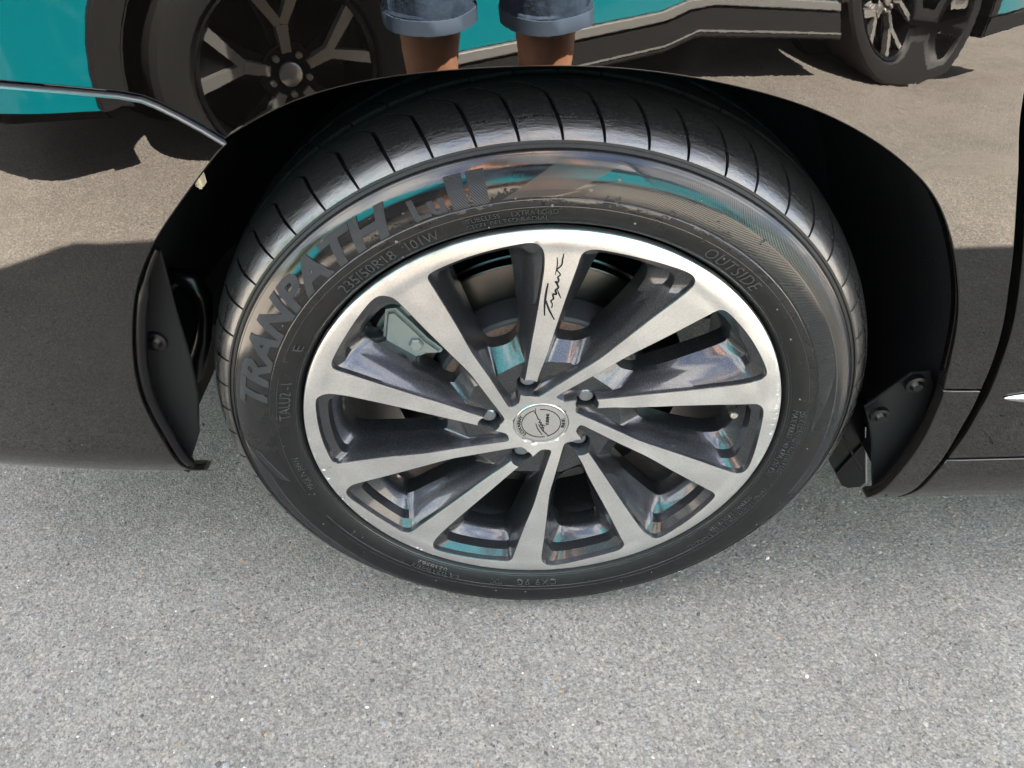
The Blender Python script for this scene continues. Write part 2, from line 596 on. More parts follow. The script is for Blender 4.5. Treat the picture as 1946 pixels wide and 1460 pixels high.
def panel(name, P, Y, m, parent, step=.012, grid=.02, lip=.014, bev=.0012, label=None):
    """a sheet-metal skin over an XZ outline (wheel-centred), with a rounded edge folded inwards"""
    P = resample(P, step)
    loops = [(offset_loop(P, bev), 0.0), (offset_loop(P, bev * .3), bev * .35), (P, bev), (P, lip), (offset_loop(P, .006), lip + .002)]
    in0 = loops[0][0]
    k = len(P)
    xs = [p[0] for p in P]
    zs = [p[1] for p in P]
    pts = [Vector(p) for p in in0]
    safe = offset_loop(P, grid * .45)
    gx = min(xs)
    row = 0
    zz = min(zs)
    while zz < max(zs):
        gx = min(xs) + (grid * .5 if row % 2 else 0)
        while gx < max(xs):
            if inside(safe, gx, zz):
                pts.append(Vector((gx, zz)))
            gx += grid
        zz += grid * .87
        row += 1
    res = delaunay_2d_cdt(pts, [(i, (i + 1) % k) for i in range(k)], [list(range(k))], 1, 1e-6)
    ov, oe, of, orig = res[0], res[1], res[2], res[3]
    V = [(v.x, Y(v.x, v.y), v.y) for v in ov]
    F = [tuple(f) for f in of]
    m0 = {}
    for i, os_ in enumerate(orig):
        for q in os_:
            if q < k:
                m0[q] = i
    prev = [m0.get(i) for i in range(k)]
    for L, dy in loops[1:]:
        base = len(V)
        V += [(x, Y(x, z) + dy, z) for x, z in L]
        cur = [base + i for i in range(k)]
        for i in range(k):
            j = (i + 1) % k
            if None in (prev[i], prev[j]):
                continue
            F.append((prev[i], prev[j], cur[j], cur[i]))
        prev = cur
    bm = bmesh.new()
    me = mesh_py(name, V, F, False)
    bm.from_mesh(me)
    bmesh.ops.recalc_face_normals(bm, faces=bm.faces[:])
    # make sure the skin looks outwards
    bm.faces.ensure_lookup_table()
    s = sum(f.normal.y * f.calc_area() for f in bm.faces)
    if s > 0:
        bmesh.ops.reverse_faces(bm, faces=bm.faces[:])
    bm.to_mesh(me)
    bm.free()
    me.shade_smooth()
    me.update()
    vn = [v.normal.copy() for v in me.vertices]
    for i in range(len(ov)):
        x, z, e = ov[i].x, ov[i].y, .002
        g = Vector(((Y(x + e, z) - Y(x - e, z)) / (2 * e), -1, (Y(x, z + e) - Y(x, z - e)) / (2 * e)))
        vn[i] = g.normalized()
    me.normals_split_custom_set_from_vertices([tuple(v) for v in vn])
    o = obj(name, me, m, parent, label=label)
    o.location = (0, 0, HZ)
    return o


arch = spl(relax([(-0.2361, 0.3323), (-0.2179, 0.3428), (-0.1993, 0.3518), (-0.1814, 0.3596), (-0.1549, 0.3672), (-0.1292, 0.3726), (-0.1005, 0.3758), (-0.072, 0.3784), (-0.0296, 0.3808), (0.0128, 0.3808), (0.0484, 0.3788), (0.0849, 0.374), (0.1227, 0.3664), (0.1621, 0.3562), (0.1828, 0.3489), (0.2044, 0.34), (0.2271, 0.3291), (0.2506, 0.3171), (0.2787, 0.2964), (0.2931, 0.284), (0.3077, 0.267), (0.3232, 0.2454), (0.3381, 0.22), (0.353, 0.193), (0.3625, 0.1703), (0.3688, 0.1524), (0.3749, 0.1339), (0.3792, 0.1147), (0.3843, 0.0933), (0.3895, 0.0737)]))
archB = spl(relax([(-0.2367, 0.3308), (-0.2509, 0.3182), (-0.268, 0.2996), (-0.288, 0.2801), (-0.3098, 0.2572), (-0.3257, 0.2379), (-0.3398, 0.2176), (-0.3515, 0.1963), (-0.3612, 0.1738), (-0.3728, 0.1439), (-0.3833, 0.1118), (-0.3894, 0.0844), (-0.3909, 0.0665), (-0.3918, 0.0425), (-0.3907, 0.023), (-0.3886, -0.0023), (-.3875, -.0300), (-.3865, -.050), (-.3855, -.066), (-.382, -.080)]), 2)
fender_edge = [(-0.2362, 0.3319), (-0.2493, 0.3419), (-0.2629, 0.3512), (-0.275, 0.3585), (-0.2842, 0.3629), (-0.2992, 0.3658), (-0.3347, 0.3695), (-0.3752, 0.3732)]
fender_edge_far = [(-.45, .381), (-.55, .391), (-.66, .40), (-.80, .41)]
gapL = spl([(0.4274, 0.0719), (0.4241, 0.0968), (0.4183, 0.1252), (0.4093, 0.1574), (0.3967, 0.1921), (0.3847, 0.2242), (0.3719, 0.2546), (0.3503, 0.3037), (0.3333, 0.3447), (.319, .40), (.308, .46), (.302, .56), (.302, .66)])
silledge = spl([(0.3907, 0.0709), (0.3935, 0.0593), (0.396, 0.0377), (0.3984, 0.0104), (0.3978, -0.0178), (0.3951, -0.0394), (0.391, -0.0609), (.387, -.078), (.383, -.094), (.379, -.108)])
sillgap = spl([(0.4278, 0.0697), (0.4307, 0.0471), (0.4316, 0.0219), (0.4325, -0.0044), (0.432, -0.0306), (0.4296, -0.0476), (0.4267, -0.0623), (.4225, -.080), (.418, -.094), (.412, -.108)])
doorL = spl([(.313, .66), (.313, .56), (.319, .46), (.328, .40), (0.3390, 0.3446), (0.3580, 0.2995), (0.3790, 0.2541), (0.3945, 0.2189), (0.4060, 0.1908), (0.4162, 0.1632), (0.4235, 0.139), (0.4310, 0.1068), (0.4380, 0.0674), (0.4395, 0.0394), (0.4410, 0.0083), (0.4395, -0.0134), (0.4375, -0.0299)])

fender = panel('front_fender', arch + gapL + [(-.15, .70), (-.60, .66), (-.78, .58)] + fender_edge_far[::-1] + fender_edge[::-1][:-1], Yfend, M_paint, van)
bumper = panel('front_bumper', [(x, z - .0035) for x, z in (fender_edge_far[::-1] + fender_edge[::-1])] + [(x - .001, z - .003) for x, z in archB[1:]] + [(-.80, -.080)], Ybump, M_paint, van, grid=.014)
sill_end = panel('sill_end_panel', silledge + sillgap[::-1], Yfend, M_paint, van, grid=.012)
door = panel('front_door', doorL + [(1.35, -.0299), (1.35, .66)], Yfend, M_paint, van, grid=.03)
sillp = panel('side_sill', [(x + .003, z) for x, z in [(.4350, -.0330), (.4320, -.0476), (.4290, -.0623), (.4250, -.080), (.420, -.094), (.414, -.110)]] + [(2.45, -.110), (2.45, -.033)], Yfend, M_paint, van, grid=.03)

# fender's folded lower edge; sky reflection put in as a bright metal colour
def strip(name, path, w_, m, parent, Y, proud=.003):
    V, F = [], []
    P = resample(path, .008, closed=False)
    for i, (x, z) in enumerate(P):
        a = P[max(i - 1, 0)]
        b = P[min(i + 1, len(P) - 1)]
        tx, tz = b[0] - a[0], b[1] - a[1]
        l = math.hypot(tx, tz)
        nx, nz = -tz / l, tx / l
        for s, d in ((-.5, .004), (-.5, -proud * .4), (-.2, -proud), (.2, -proud), (.5, -proud * .4), (.5, .004)):
            xx, zz = x + nx * w_ * s, z + nz * w_ * s
            V.append((xx, Y(x, z) + d, zz))
    for i in range(len(P) - 1):
        for t in range(5):
            F.append((i * 6 + t, i * 6 + t + 1, (i + 1) * 6 + t + 1, (i + 1) * 6 + t))
    o = obj(name, mesh_py(name, V, F, True, 60), m, parent)
    o.location = (0, 0, HZ)
    return o


strip('fender_edge_strip', [(x, z - .0022) for x, z in (fender_edge_far[::-1] + fender_edge[::-1])],   .0034, M_edge, van, lambda x, z: Yfend(x, z) - .002, .003)

# dark jamb behind the shut lines
panel('door_jamb', [(x - .012, z) for x, z in gapL[::-1] + sillgap] + [(x + .012, z) for x, z in sillgap[::-1] + gapL], lambda x, z: Yfend(x, z) + .016, M_under, van, grid=.05, bev=.0005)

# door handle-like bright moulding at the right edge
bm = bmesh.new()
bmesh.ops.create_uvsphere(bm, u_segments=40, v_segments=16, radius=1.0)
for v in bm.verts:
    v.co = Vector((v.co.x * .14, v.co.y * .005, v.co.z * .0105))
o = obj('door_side_moulding', bm_mesh('m', bm, angle=80), M_trim, van)
o.location = (.4545 + .14, Yfend(.52, .06) - .002, .0605 + HZ)

# wheel arch liner
L = [(.408, -.008), (.412, .02), (.415, .10), (.410, .20), (.395, .30), (.36, .325), (.12, .335)]
o = obj('wheel_arch_liner', lathe('wheel_arch_liner', L, 110, -14, 172, 40, True), M_felt, van)
o.location = (0, 0, HZ)


def poly_plate(name, P, y, th, m, parent, bev=.001, tilt=None):
    bm = bmesh.new()
    extrude_poly(bm, P, y, y + th, bev)
    if tilt:
        for v in bm.verts:
            v.co.y += tilt[0] * (v.co.x - P[0][0]) + tilt[1] * (v.co.z - P[0][1])
    o = obj(name, bm_mesh(name, bm), m, parent)
    o.location = (0, 0, HZ)
    return o


# deflector behind the bumper, with its bolt and the hooked bracket above it
poly_plate('air_deflector', [(-.330, .222), (-.3365, .16), (-.3400, .105), (-.347, .055), (-.362, .0), (-.380, -.035), (-.384, -.055), (-.392, -.062), (-.405, -.05), (-.405, .0), (-.402, .08), (-.392, .13), (-.372, .19), (-.352, .222)], .012, .004, M_black, van)
# lip round the inner edge of the bumper
def tube(name, pts, r, m, parent, seg=10, loc=None, scale=None):
    V, F = [], []
    k = len(pts)
    up0 = None
    for i, p in enumerate(pts):
        p = Vector(p)
        a = Vector(pts[max(i - 1, 0)])
        b = Vector(pts[min(i + 1, k - 1)])
        t = (b - a).normalized()
        if up0 is None:
            up0 = t.orthogonal()
        u = (up0 - t * up0.dot(t)).normalized()
        up0 = u
        v = t.cross(u)
        rr = r[i] if isinstance(r, (list, tuple)) else r
        for q in range(seg):
            an = 2 * PI * q / seg
            V.append(tuple(p + (u * math.cos(an) + v * math.sin(an)) * rr))
    for i in range(k - 1):
        for q in range(seg):
            F.append((i * seg + q, i * seg + (q + 1) % seg, (i + 1) * seg + (q + 1) % seg, (i + 1) * seg + q))
    F.append(tuple(range(seg))[::-1])
    F.append(tuple((k - 1) * seg + q for q in range(seg)))
    o = obj(name, mesh_py(name, V, F, True, 60), m, parent)
    if loc:
        o.location = loc
    return o


rimb = [(x + .0045, Ybump(x, z) + .008, z - .001) for x, z in archB[10:34]]
tube('bumper_edge_seal', rimb, [.003] * 4 + [.0055] * (len(rimb) - 4), M_gloss, van, loc=(0, 0, HZ))


def clip(name, x, y, z, r=.011, d=None):
    prof = [(0, -.005), (r * .45, -.005), (r * .55, -.003), (r * .62, -.0015), (r * .95, -.001), (r, .001), (r, .004)]
    me = lathe(name, prof, 24, angle=30)
    o = obj(name, me, M_gloss, van)
    o.location = (x, y, z + HZ)
    return o


clip('bolt', -.3655, .010, .1255)
bm = bmesh.new()
box_bm(bm, -.2815, -.2755, -.016, -.004, .2885, .3015, .002)
o = obj('bumper_clip', bm_mesh('bumper_clip', bm), mat('yellowed_plastic', (.35, .32, .22), .5), van)
o.location = (.0050, .012, HZ - .004)
o.rotation_euler = (0, 0, 0)
hk = [(-.345, .10, .085), (-.337, .10, .120), (-.345, .10, .142), (-.362, .10, .146), (-.380, .10, .130)]
tube('hooked_bracket', [(-.392, .10, .0), (-.381, .10, .03), (-.366, .10, .06), (-.356, .10, .09), (-.352, .10, .115), (-.358, .10, .135), (-.372, .10, .140), (-.39, .10, .125), (-.405, .10, .11)], [.006, .010, .009, .008, .010, .011, .010, .009, .008], M_gloss, van, loc=(0, 0, HZ))
poly_plate('bracket_web', [(-.395, -.01), (-.378, .02), (-.36, .07), (-.35, .11), (-.36, .14), (-.395, .13), (-.41, .05)], .105, .012, M_gloss, van)

# plate and mud flap behind the wheel
poly_plate('rear_liner_plate', [(.3740, .068), (.392, .070), (.404, .050), (.412, .0), (.412, -.05), (.410, -.10), (.408, -.122), (.396, -.115), (.387, -.09), (.366, -.03), (.351, .003), (.341, .021)], .016, .004, M_black, van)
clip('liner_clip', .376, .006, .061, .0105)
clip('liner_clip', .3515, .002, .0215, .0100)
fl = poly_plate('mud_flap', [(.350, -.02), (.385, -.030), (.398, -.075), (.434, -.180), (.430, -.188), (.414, -.190), (.404, -.184), (.372, -.134), (.34, -.08)], .080, .006, M_gloss, van)
for a, b in (((.362, -.07), (.418, -.15)), ((.388, -.155), (.404, -.105))):
    tube('mud_flap_rib', [(a[0], .078, a[1]), (b[0], .078, b[1])], .0016, M_gloss, fl, 8)
tube('mud_flap_edge', [(.3985, .0790, -.072), (.4345, .0790, -.178)], .0016, M_trim, fl, 8)

# underside and the rest of the van (out of the frame: it casts the shade and closes the arch)
bm = bmesh.new()
box_bm(bm, .47, 2.45, .11, 1.60, .225, .32)
box_bm(bm, -.85, -.47, .12, 1.6, .18, .36)
box_bm(bm, -.47, .47, .335, 1.42, .235, .9)
box_bm(bm, 3.35, 3.9, .1, 1.66, .2, .6)
obj('underbody', bm_mesh('underbody', bm), M_under, van)
bm = bmesh.new()
upper = [(-.98, .62), (-1.0, .80), (-.97, 1.05), (-.90, 1.20), (-.74, 1.32), (-.22, 1.86), (.10, 1.93), (3.3, 1.93), (3.85, 1.84), (3.98, 1.2), (4.0, .60), (3.4, .60), (3.38, .78), (2.46, .78), (2.44, .60), (1.37, .60), (1.37, 1.03), (.305, 1.03), (-.15, 1.055), (-.60, 1.015), (-.79, .93), (-.80, .62)]
extrude_poly(bm, upper, .012, 1.77, .03)
body = obj('body_shell', bm_mesh('body_shell', bm), M_paint, van)
bm = bmesh.new()
extrude_poly(bm, [(1.37, .31), (2.44, .31), (2.44, .6), (1.37, .6)], -.005, .05, .004)
obj('sliding_door', bm_mesh('sliding_door', bm), M_paint, van)
bm = bmesh.new()
extrude_poly(bm, [(3.36, .25), (3.98, .3), (4.0, .6), (3.4, .6)], .0, 1.76, .01)
obj('rear_quarter', bm_mesh('rear_quarter', bm), M_paint, van)
bm = bmesh.new()
extrude_poly(bm, [(-.99, .22), (-.80, .20), (-.80, .62), (-.98, .62)], .16, 1.6, .02)
obj('side_panel', bm_mesh('side_panel', bm), M_paint, van)
for nm, P in (('front_window', [(.33, 1.19), (1.28, 1.19), (1.28, 1.76), (.72, 1.76), (.25, 1.37)]), ('side_window', [(1.34, 1.19), (2.45, 1.19), (2.45, 1.77), (1.34, 1.77)]), ('rear_window', [(2.51, 1.19), (3.72, 1.19), (3.62, 1.77), (2.51, 1.77)])):
    bm = bmesh.new()
    extrude_poly(bm, P, .006, .02, .003)
    obj(nm, bm_mesh(nm, bm), M_glass, van)
bm = bmesh.new()
extrude_poly(bm, [(-.985, .78), (-.96, .93), (-.62, 1.0), (-.66, .87)], -.004, .30, .01)
obj('headlight', bm_mesh('headlight', bm), M_lamp, van)

# ------------------------------------------------------------------ wheel
wheel = empty('wheel', (0, 0, HZ), van)
wheel['label'] = 'front wheel with ten machined spokes over gunmetal pockets'
TY = [(.2455, .012), (.2475, .008), (.2492, .004), (.2506, .0012), (.2522, .0), (.2535, -.0012), (.2600, -.0052), (.2690, -.0078), (.2760, -.0080), (.2770, -.0072), (.2850, -.0080), (.2950, -.0075), (.3015, -.0058), (.3070, -.0030), (.3120, .0004), (.3128, .0), (.3134, .0030), (.3162, .0046), (.3168, .0036), (.3188, .0046), (.3192, .0082), (.3215, .0120), (.3290, .0215), (.3340, .031), (.3370, .045), (.3390, .06), (.3400, .09), (.3405, .117)]
TYf = TY + [(r, .234 - y) for r, y in TY[::-1][1:]]
pr_r = [t[0] for t in TY[:17]]
pr_y = [t[1] for t in TY[:17]]


def side_y(r):
    return float(np.interp(r, pr_r, pr_y))


def flat(V):
    """squash the tyre where it stands on the road"""
    out = []
    for x, y, z in V:
        if z < -.290:
            lim = -.3325
            zz = z
            if z < lim:
                zz = lim + (z - lim) * .02
            bul = max(0, (-.290 - z) / .045)
            if y < .03:
                y = y - .003 * min(bul, 1) * (1 - max(y, 0) / .03)
            z = zz
        out.append((x, y, z))
    return out


def relathe(name, prof, n, angle):
    me = lathe(name, prof, n, angle=angle)
    co = [tuple(v.co) for v in me.vertices]
    co = flat(co)
    me.vertices.foreach_set('co', np.array(co).reshape(-1))
    me.update()
    return me


tyre = obj('tyre', relathe('tyre', TYf, 480, 24), M_rub, wheel)


def sidept(th, r, h):
    a = R_(th)
    return (r * math.cos(a), side_y(r) - h, r * math.sin(a))


# tread blocks
def prof_r(y):
    ys = [.0042, .0060, .0092, .0135, .020, .028, .040, .060, .090, .117]
    rs = [.3192, .3222, .3262, .3300, .3340, .3375, .3412, .3447, .3466, .3470]
    y = min(y, .234 - y)
    return float(np.interp(y, ys, rs))


def tread_mesh():
    V, F = [], []

    def block(ysr, t0f, t1f, nc=5, depth=.006):
        """ysr rows in y; t0f/t1f angle limits at each y (deg)"""
        base = len(V)
        nr = len(ysr)
        cols = nc + 1
        top = {}
        for i, y in enumerate(ysr):
            a0, a1 = t0f(y), t1f(y)
            for j in range(cols):
                t = j / nc
                e = .22 / .34 * .1
                a = a0 + (a1 - a0) * t
                r = prof_r(y)
                if j in (0, nc) or i in (0, nr - 1):
                    r -= .0004
                top[i, j] = len(V)
                V.append((r * math.cos(R_(a)), y, r * math.sin(R_(a))))
        for i in range(nr - 1):
            for j in range(cols - 1):
                F.append((top[i, j], top[i, j + 1], top[i + 1, j + 1], top[i + 1, j]))
        ring = [(0, j) for j in range(cols)] + [(i, nc) for i in range(1, nr)] + [(nr - 1, j) for j in range(nc - 1, -1, -1)] + [(i, 0) for i in range(nr - 2, 0, -1)]
        low = []
        for i, j in ring:
            x, y, z = V[top[i, j]]
            r = math.hypot(x, z)
            k = (r - depth) / r
            yy = y + (.0025 if i == 0 and y < .01 else 0)
            if y > .226 and i == nr - 1:
                yy = y - .0025
            low.append(len(V))
            V.append((x * k, yy, z * k))
        m = len(ring)
        for q in range(m):
            a = top[ring[q]]
            b = top[ring[(q + 1) % m]]
            F.append((a, low[q], low[(q + 1) % m], b))

    K = 60
    st = 360 / K
    ph = 95.0 - .15
    rows = [.0042, .0050, .0060, .0074, .0092, .0112, .0135, .0165, .020, .026, .034, .043, .052, .0600]
    goff = lambda y: float(np.interp(y, [.004, .02, .040, .048, .062], [0, .9, 1.9, 2.6, 6.2]))
    gw = lambda y: float(np.interp(y, [.004, .012, .03, .06], [.18, .27, .32, .24]))
    rng = random.Random(4)
    offs = [rng.uniform(-.35, .35) for _ in range(K + 1)]
    offs[K] = offs[0]
    for k in range(K):
        a = ph + k * st
        block(rows, lambda y: a + offs[k] + goff(y) + gw(y), lambda y: a + st + offs[(k + 1) % K] + goff(y) - gw(y), 5)
        block([.234 - y for y in rows[::-1]], lambda y: a + goff(.234 - y) + gw(.234 - y), lambda y: a + st + goff(.234 - y) - gw(.234 - y), 4)
        # continuous rib inboard of the shoulder blocks, and the inner ribs
        block([.0604, .0640, .0700], lambda y: a, lambda y: a + st, 4)
        block([.164, .170, .1736], lambda y: a, lambda y: a + st, 4)
        s1 = lambda y: 3.4 * (y - .08) / .03
        block([.0800, .088, .096, .104, .1100], lambda y: a + s1(y) + .13, lambda y: a + st + s1(y) - .13, 4)
        block([.120, .128, .140, .150, .1540], lambda y: a + s1(y) + .13, lambda y: a + st + s1(y) - .13, 4)
    me = mesh_py('tread', flat(V), F, True, 32)
    return me


obj('tread', tread_mesh(), M_tread, wheel)


# ladder ridges in the two long grooves, and the fine ridges just below the shoulder
def ridge_mesh(items, h):
    """items = list of quads as 4 (x,y,z) outer corners and their 4 feet"""
    V, F = [], []
    for top, low in items:
        b = len(V)
        V.extend(top + low)
        F += [(b, b + 1, b + 2, b + 3)] + [(b + i, b + 4 + i, b + 4 + (i + 1) % 4, b + (i + 1) % 4) for i in range(4)]
    return V, F


items = []
for k in range(720):
    a0, a1 = k * .5, k * .5 + .25
    for y0, y1 in ((.0708, .0790), (.1110, .1190)):
        t, l = [], []
        for a, y in ((a0, y0), (a1, y0), (a1, y1), (a0, y1)):
            for rr, o_ in ((prof_r(y) - .0032, t), (prof_r(y) - .0075, l)):
                o_.append((rr * math.cos(R_(a)), y, rr * math.sin(R_(a))))
        items.append((t, l))
V, F = ridge_mesh(items, 0)
obj('groove_ridges', mesh_py('groove_ridges', flat(V), F, False), M_tread, wheel, kind='stuff')


# sidewall ridged bands
def ridges(name, spec, h=.0006, cap=None):
    items = []
    for a0, r0, a1, r1, wdt in spec:
        p0 = (r0 * math.cos(R_(a0)), r0 * math.sin(R_(a0)))
        p1 = (r1 * math.cos(R_(a1)), r1 * math.sin(R_(a1)))
        segs = 4
        dx, dz = p1[0] - p0[0], p1[1] - p0[1]
        l = math.hypot(dx, dz)
        if l < .001:
            continue
        nx, nz = -dz / l * wdt / 2, dx / l * wdt / 2
        for s in range(segs):
            t0, t1 = s / segs, (s + 1) / segs
            t, lo = [], []
            for tt, sg in ((t0, 1), (t1, 1), (t1, -1), (t0, -1)):
                x, z = p0[0] + dx * tt, p0[1] + dz * tt
                y = side_y(math.hypot(x, z))
                t.append((x + nx * sg * .35, y - h, z + nz * sg * .35))
                lo.append((x + nx * sg, y + .0003, z + nz * sg))
            items.append((t, lo))
    V, F = ridge_mesh(items, h)
    return obj(name, mesh_py(name, flat(V), F, False), M_small, wheel, kind='stuff')


sp = []
# slanted parallelogram after the big letters
for k in range(26):
    t = k / 25
    sp.append((96.6 - 9.5 * t + 1.5, .2785, 88.8 - 8.5 * t, .3080 - .0005 * t, .0010))
# inner band sweeping down the right side
for k in range(210):
    a = 90.5 - k * .42
    rt = .2785 + .0165 * min(1, (90.5 - a) / 9.0)
    rt = min(rt, .2945)
    if a < 20:
        rt = .2785 + .016 * max(0.02, (a - 2) / 18)
    sp.append((a + 1.3, .2785, a - 1.3, rt, .0009))
# outer band
for k in range(270):
    a = 80.0 - k * .36
    ro = .3085
    ri = ro - .013 * min(1, (80.5 - a) / 5.0)
    ri = min(ri, ro - .0012)
    sp.append((a + .9, ro, a - .9, ri, .0009))
for k in range(190):
    a = 45.0 - k * .40
    if k % 1 == 0:
        sp.append((a, .3110, a - .1, .3050, .0008))
# mirrored sweep on the lower left
for k in range(200):
    a = 177 + k * .42
    ro = .3085 if a < 250 else .3085
    ri = ro - .014 * min(1, (a - 176.5) / 10) * (1 if a < 215 else max(.15, 1 - (a - 215) / 45))
    sp.append((a, ro, a + 2.0, ri, .0009))
for k in range(18):
    a = 180.5 + k * .55
    sp.append((a, .303 - .0009 * k, a + 1.6, .294 - .0009 * k, .0009))
ridges('sidewall_ridges', sp)

# rings and box lines round the sidewall
def ring_line(a0, a1, r, wd=.0007, h=.0005):
    items = []
    n_ = max(2, int(abs(a1 - a0) / 1.5))
    for i in range(n_):
        b0 = a0 + (a1 - a0) * i / n_
        b1 = a0 + (a1 - a0) * (i + 1) / n_
        t, lo = [], []
        for a, rr in ((b0, r - wd / 2), (b1, r - wd / 2), (b1, r + wd / 2), (b0, r + wd / 2)):
            t.append(sidept(a, rr + (wd * .25 if rr < r else -wd * .25), h))
            lo.append(sidept(a, rr, -.0002))
        items.append((t, lo))
    return items


items = []
for r, wd in ((.2526, .0009), (.2545, .0005), (.3105, .0006), (.3125, .0008)):
    items += ring_line(0, 360, r, wd)
for a0, a1 in ((62.5, 155), (-15, 62), (160, 196), (205, 345)):
    items += ring_line(a0, a1, .2700, .0008)
items += ring_line(0, 360, .2765, .0007)
for a in (118.0, 89.0, 62.6, 40.5, 3.0, -15.5, -38, 155.5, 180.5, 197.5, 215, 232, 262, 285):
    t, lo = [], []
    da = .0004 / .26 * 57.3
    for aa, rr in ((a - da, .253), (a + da, .253), (a + da - .6, .2698), (a - da - .6, .2698)):
        t.append(sidept(aa, rr, .0006))
        lo.append(sidept(aa, rr, -.0002))
    items.append((t, lo))
V, F = ridge_mesh(items, 0)
obj('sidewall_lines', mesh_py('sidewall_lines', flat(V), F, False), M_small, wheel)


# little moulding pips
def pips(lst):
    V, F = [], []
    for a, r, s in lst:
        b = len(V)
        c = sidept(a, r, 0)
        for q in range(8):
            an = q * PI / 4
            V.append((c[0] + s * math.cos(an), c[1] - .0001, c[2] + s * math.sin(an)))
        for q in range(8):
            an = q * PI / 4
            V.append((c[0] + s * .6 * math.cos(an), c[1] - .0008, c[2] + s * .6 * math.sin(an)))
        F.append(tuple(range(b + 8, b + 16)))
        F += [(b + q, b + (q + 1) % 8, b + 8 + (q + 1) % 8, b + 8 + q) for q in range(8)]
    return obj('moulding_pips', mesh_py('moulding_pips', flat(V), F, False), M_small, wheel, kind='stuff')


rg_ = random.Random(3)
pl = [(117.8, .2705, .0016), (119.2, .2535, .0013), (101.5, .2535, .0013), (90, .2705, .0014), (96, .2785, .0014), (84, .285, .0020), (80, .296, .0014), (114, .290, .0012), (128, .3035, .0016), (75, .262, .0013), (30, .262, .0012), (12, .262, .0012), (150, .283, .0012)]
for _ in range(60):
    pl.append((rg_.uniform(0, 360), rg_.choice((.264, .283, .298, .3105)), rg_.uniform(.0006, .0011)))
pips(pl)


# raised lettering
def text_mesh(s, size=1.0, bold=0.0, shear=0.0, sx=1.0, spacing=1.0, res=3):
    cu = bpy.data.curves.new('text', 'FONT')
    cu.body = s
    cu.size = size
    cu.offset = bold
    cu.shear = shear
    cu.space_character = spacing
    cu.resolution_u = res
    cu.fill_mode = 'FRONT'
    t = bpy.data.objects.new('text', cu)
    col.objects.link(t)
    dg = bpy.context.evaluated_depsgraph_get()
    dg.update()
    me = bpy.data.meshes.new_from_object(t.evaluated_get(dg))
    bpy.data.objects.remove(t)
    V = [(v.co.x * sx, v.co.y) for v in me.vertices]
    F = [tuple(p.vertices) for p in me.polygons]
    bpy.data.meshes.remove(me)
    return V, F


def extruded(V2, F2, top, low):
    """two copies of a flat mesh joined by walls on its border"""
    # weld
    key, idx, P = {}, [], []
    for x, y in V2:
        k = (round(x, 6), round(y, 6))
        if k not in key:
            key[k] = len(P)
            P.append((x, y))
        idx.append(key[k])
    F = [tuple(dict.fromkeys(idx[i] for i in f)) for f in F2]
    F = [f for f in F if len(f) > 2]
    bm = bmesh.new()
    vs = [bm.verts.new((x, y, 0)) for x, y in P]
    for f in F:
        try:
            bm.faces.new([vs[i] for i in f])
        except ValueError:
            pass
    long_e = [e for e in bm.edges if e.calc_length() > SPLIT[0]]
    while long_e:
        bmesh.ops.subdivide_edges(bm, edges=long_e, cuts=1)
        long_e = [e for e in bm.edges if e.calc_length() > SPLIT[0]]
    bmesh.ops.triangulate(bm, faces=bm.faces[:])
    bm.verts.ensure_lookup_table()
    bm.verts.index_update()
    n0 = len(bm.verts)
    T = [top(v.co.x, v.co.y) for v in bm.verts]
    Lw = [low(v.co.x, v.co.y) for v in bm.verts]
    Fs = [tuple(v.index for v in f.verts) for f in bm.faces]
    for e in bm.edges:
        if len(e.link_faces) == 1:
            a, b = e.verts[0].index, e.verts[1].index
            Fs.append((a, b, b + n0, a + n0))
    bm.free()
    return T + Lw, Fs


SPLIT = [.006]


def side_text(s, th0, th1, r0, hgt, name='lettering', bold=0.0, shear=0.0, h=.0010, m=None, spacing=1.0):
    V, F = text_mesh(s, 1.0, bold, shear, spacing=spacing)
    xs = [v[0] for v in V]
    ys = [v[1] for v in V]
    W = (max(xs) - min(xs)) or 1
    H = max(ys)
    x0 = min(xs)
    arc = abs(R_(th0 - th1)) * (r0 + hgt / 2)
    V = [((x - x0) / W * arc, y / H * hgt) for x, y in V]

    def f(hh):
        def g(u, v):
            th = th0 - (th0 - th1) * u / arc
            return sidept(th, r0 + v, hh)
        return g
    P, Fs = extruded(V, F, f(h), f(-.0003))
    return obj(name, mesh_py(name, flat(P), Fs, False), m or M_small, wheel)


side_text('TRANPATH', 168.0, 116.0, .2795, .0255, bold=.035, shear=.28, h=.0009, m=M_letter)
side_text('Lu', 112.8, 107.2, .2800, .0175, bold=.03, h=.0008, m=M_letter)
side_text('II', 106.2, 100.2, .2800, .0255, bold=.05, h=.0009, m=M_letter)
side_text('235/50R18', 133.2, 119.6, .2565, .0105, bold=.004, shear=.1)
side_text('101W', 117.0, 110.4, .2565, .0105, bold=.004, shear=.1)
side_text('TUBELESS', 105.0, 99.0, .2630, .0050)
side_text('STEEL BELTED RADIAL', 105.2, 90.4, .2565, .0048)
side_text('EXTRA LOAD', 97.0, 88.9, .2630, .0050)
side_text('OUTSIDE', 60.0, 46.0, .2560, .0115, bold=.004, spacing=1.1)
side_text('TALU2 -1', 172.0, 161.0, .2575, .0100, bold=.002)
side_text('E', 151.5, 149.8, .2575, .0090)
side_text('MADE IN JAPAN', 195.5, 184.5, .2590, .0062)
side_text('MAX LOAD 825 KG (1819 LBS)', 8.5, -12.0, .2635, .0050)
side_text('MAX PRESS 340 KPA (50 PSI)', 8.5, -13.5, .2570, .0050)
side_text('TREAD 2 POLYESTER 2 STEEL 1 NYLON', -17.5, -45.0, .2632, .0044)
side_text('SIDEWALL 2 POLYESTER', -22, -38.0, .2575, .0044)
side_text('E4 0218482', -112.0, -126.0, .2632, .0048)
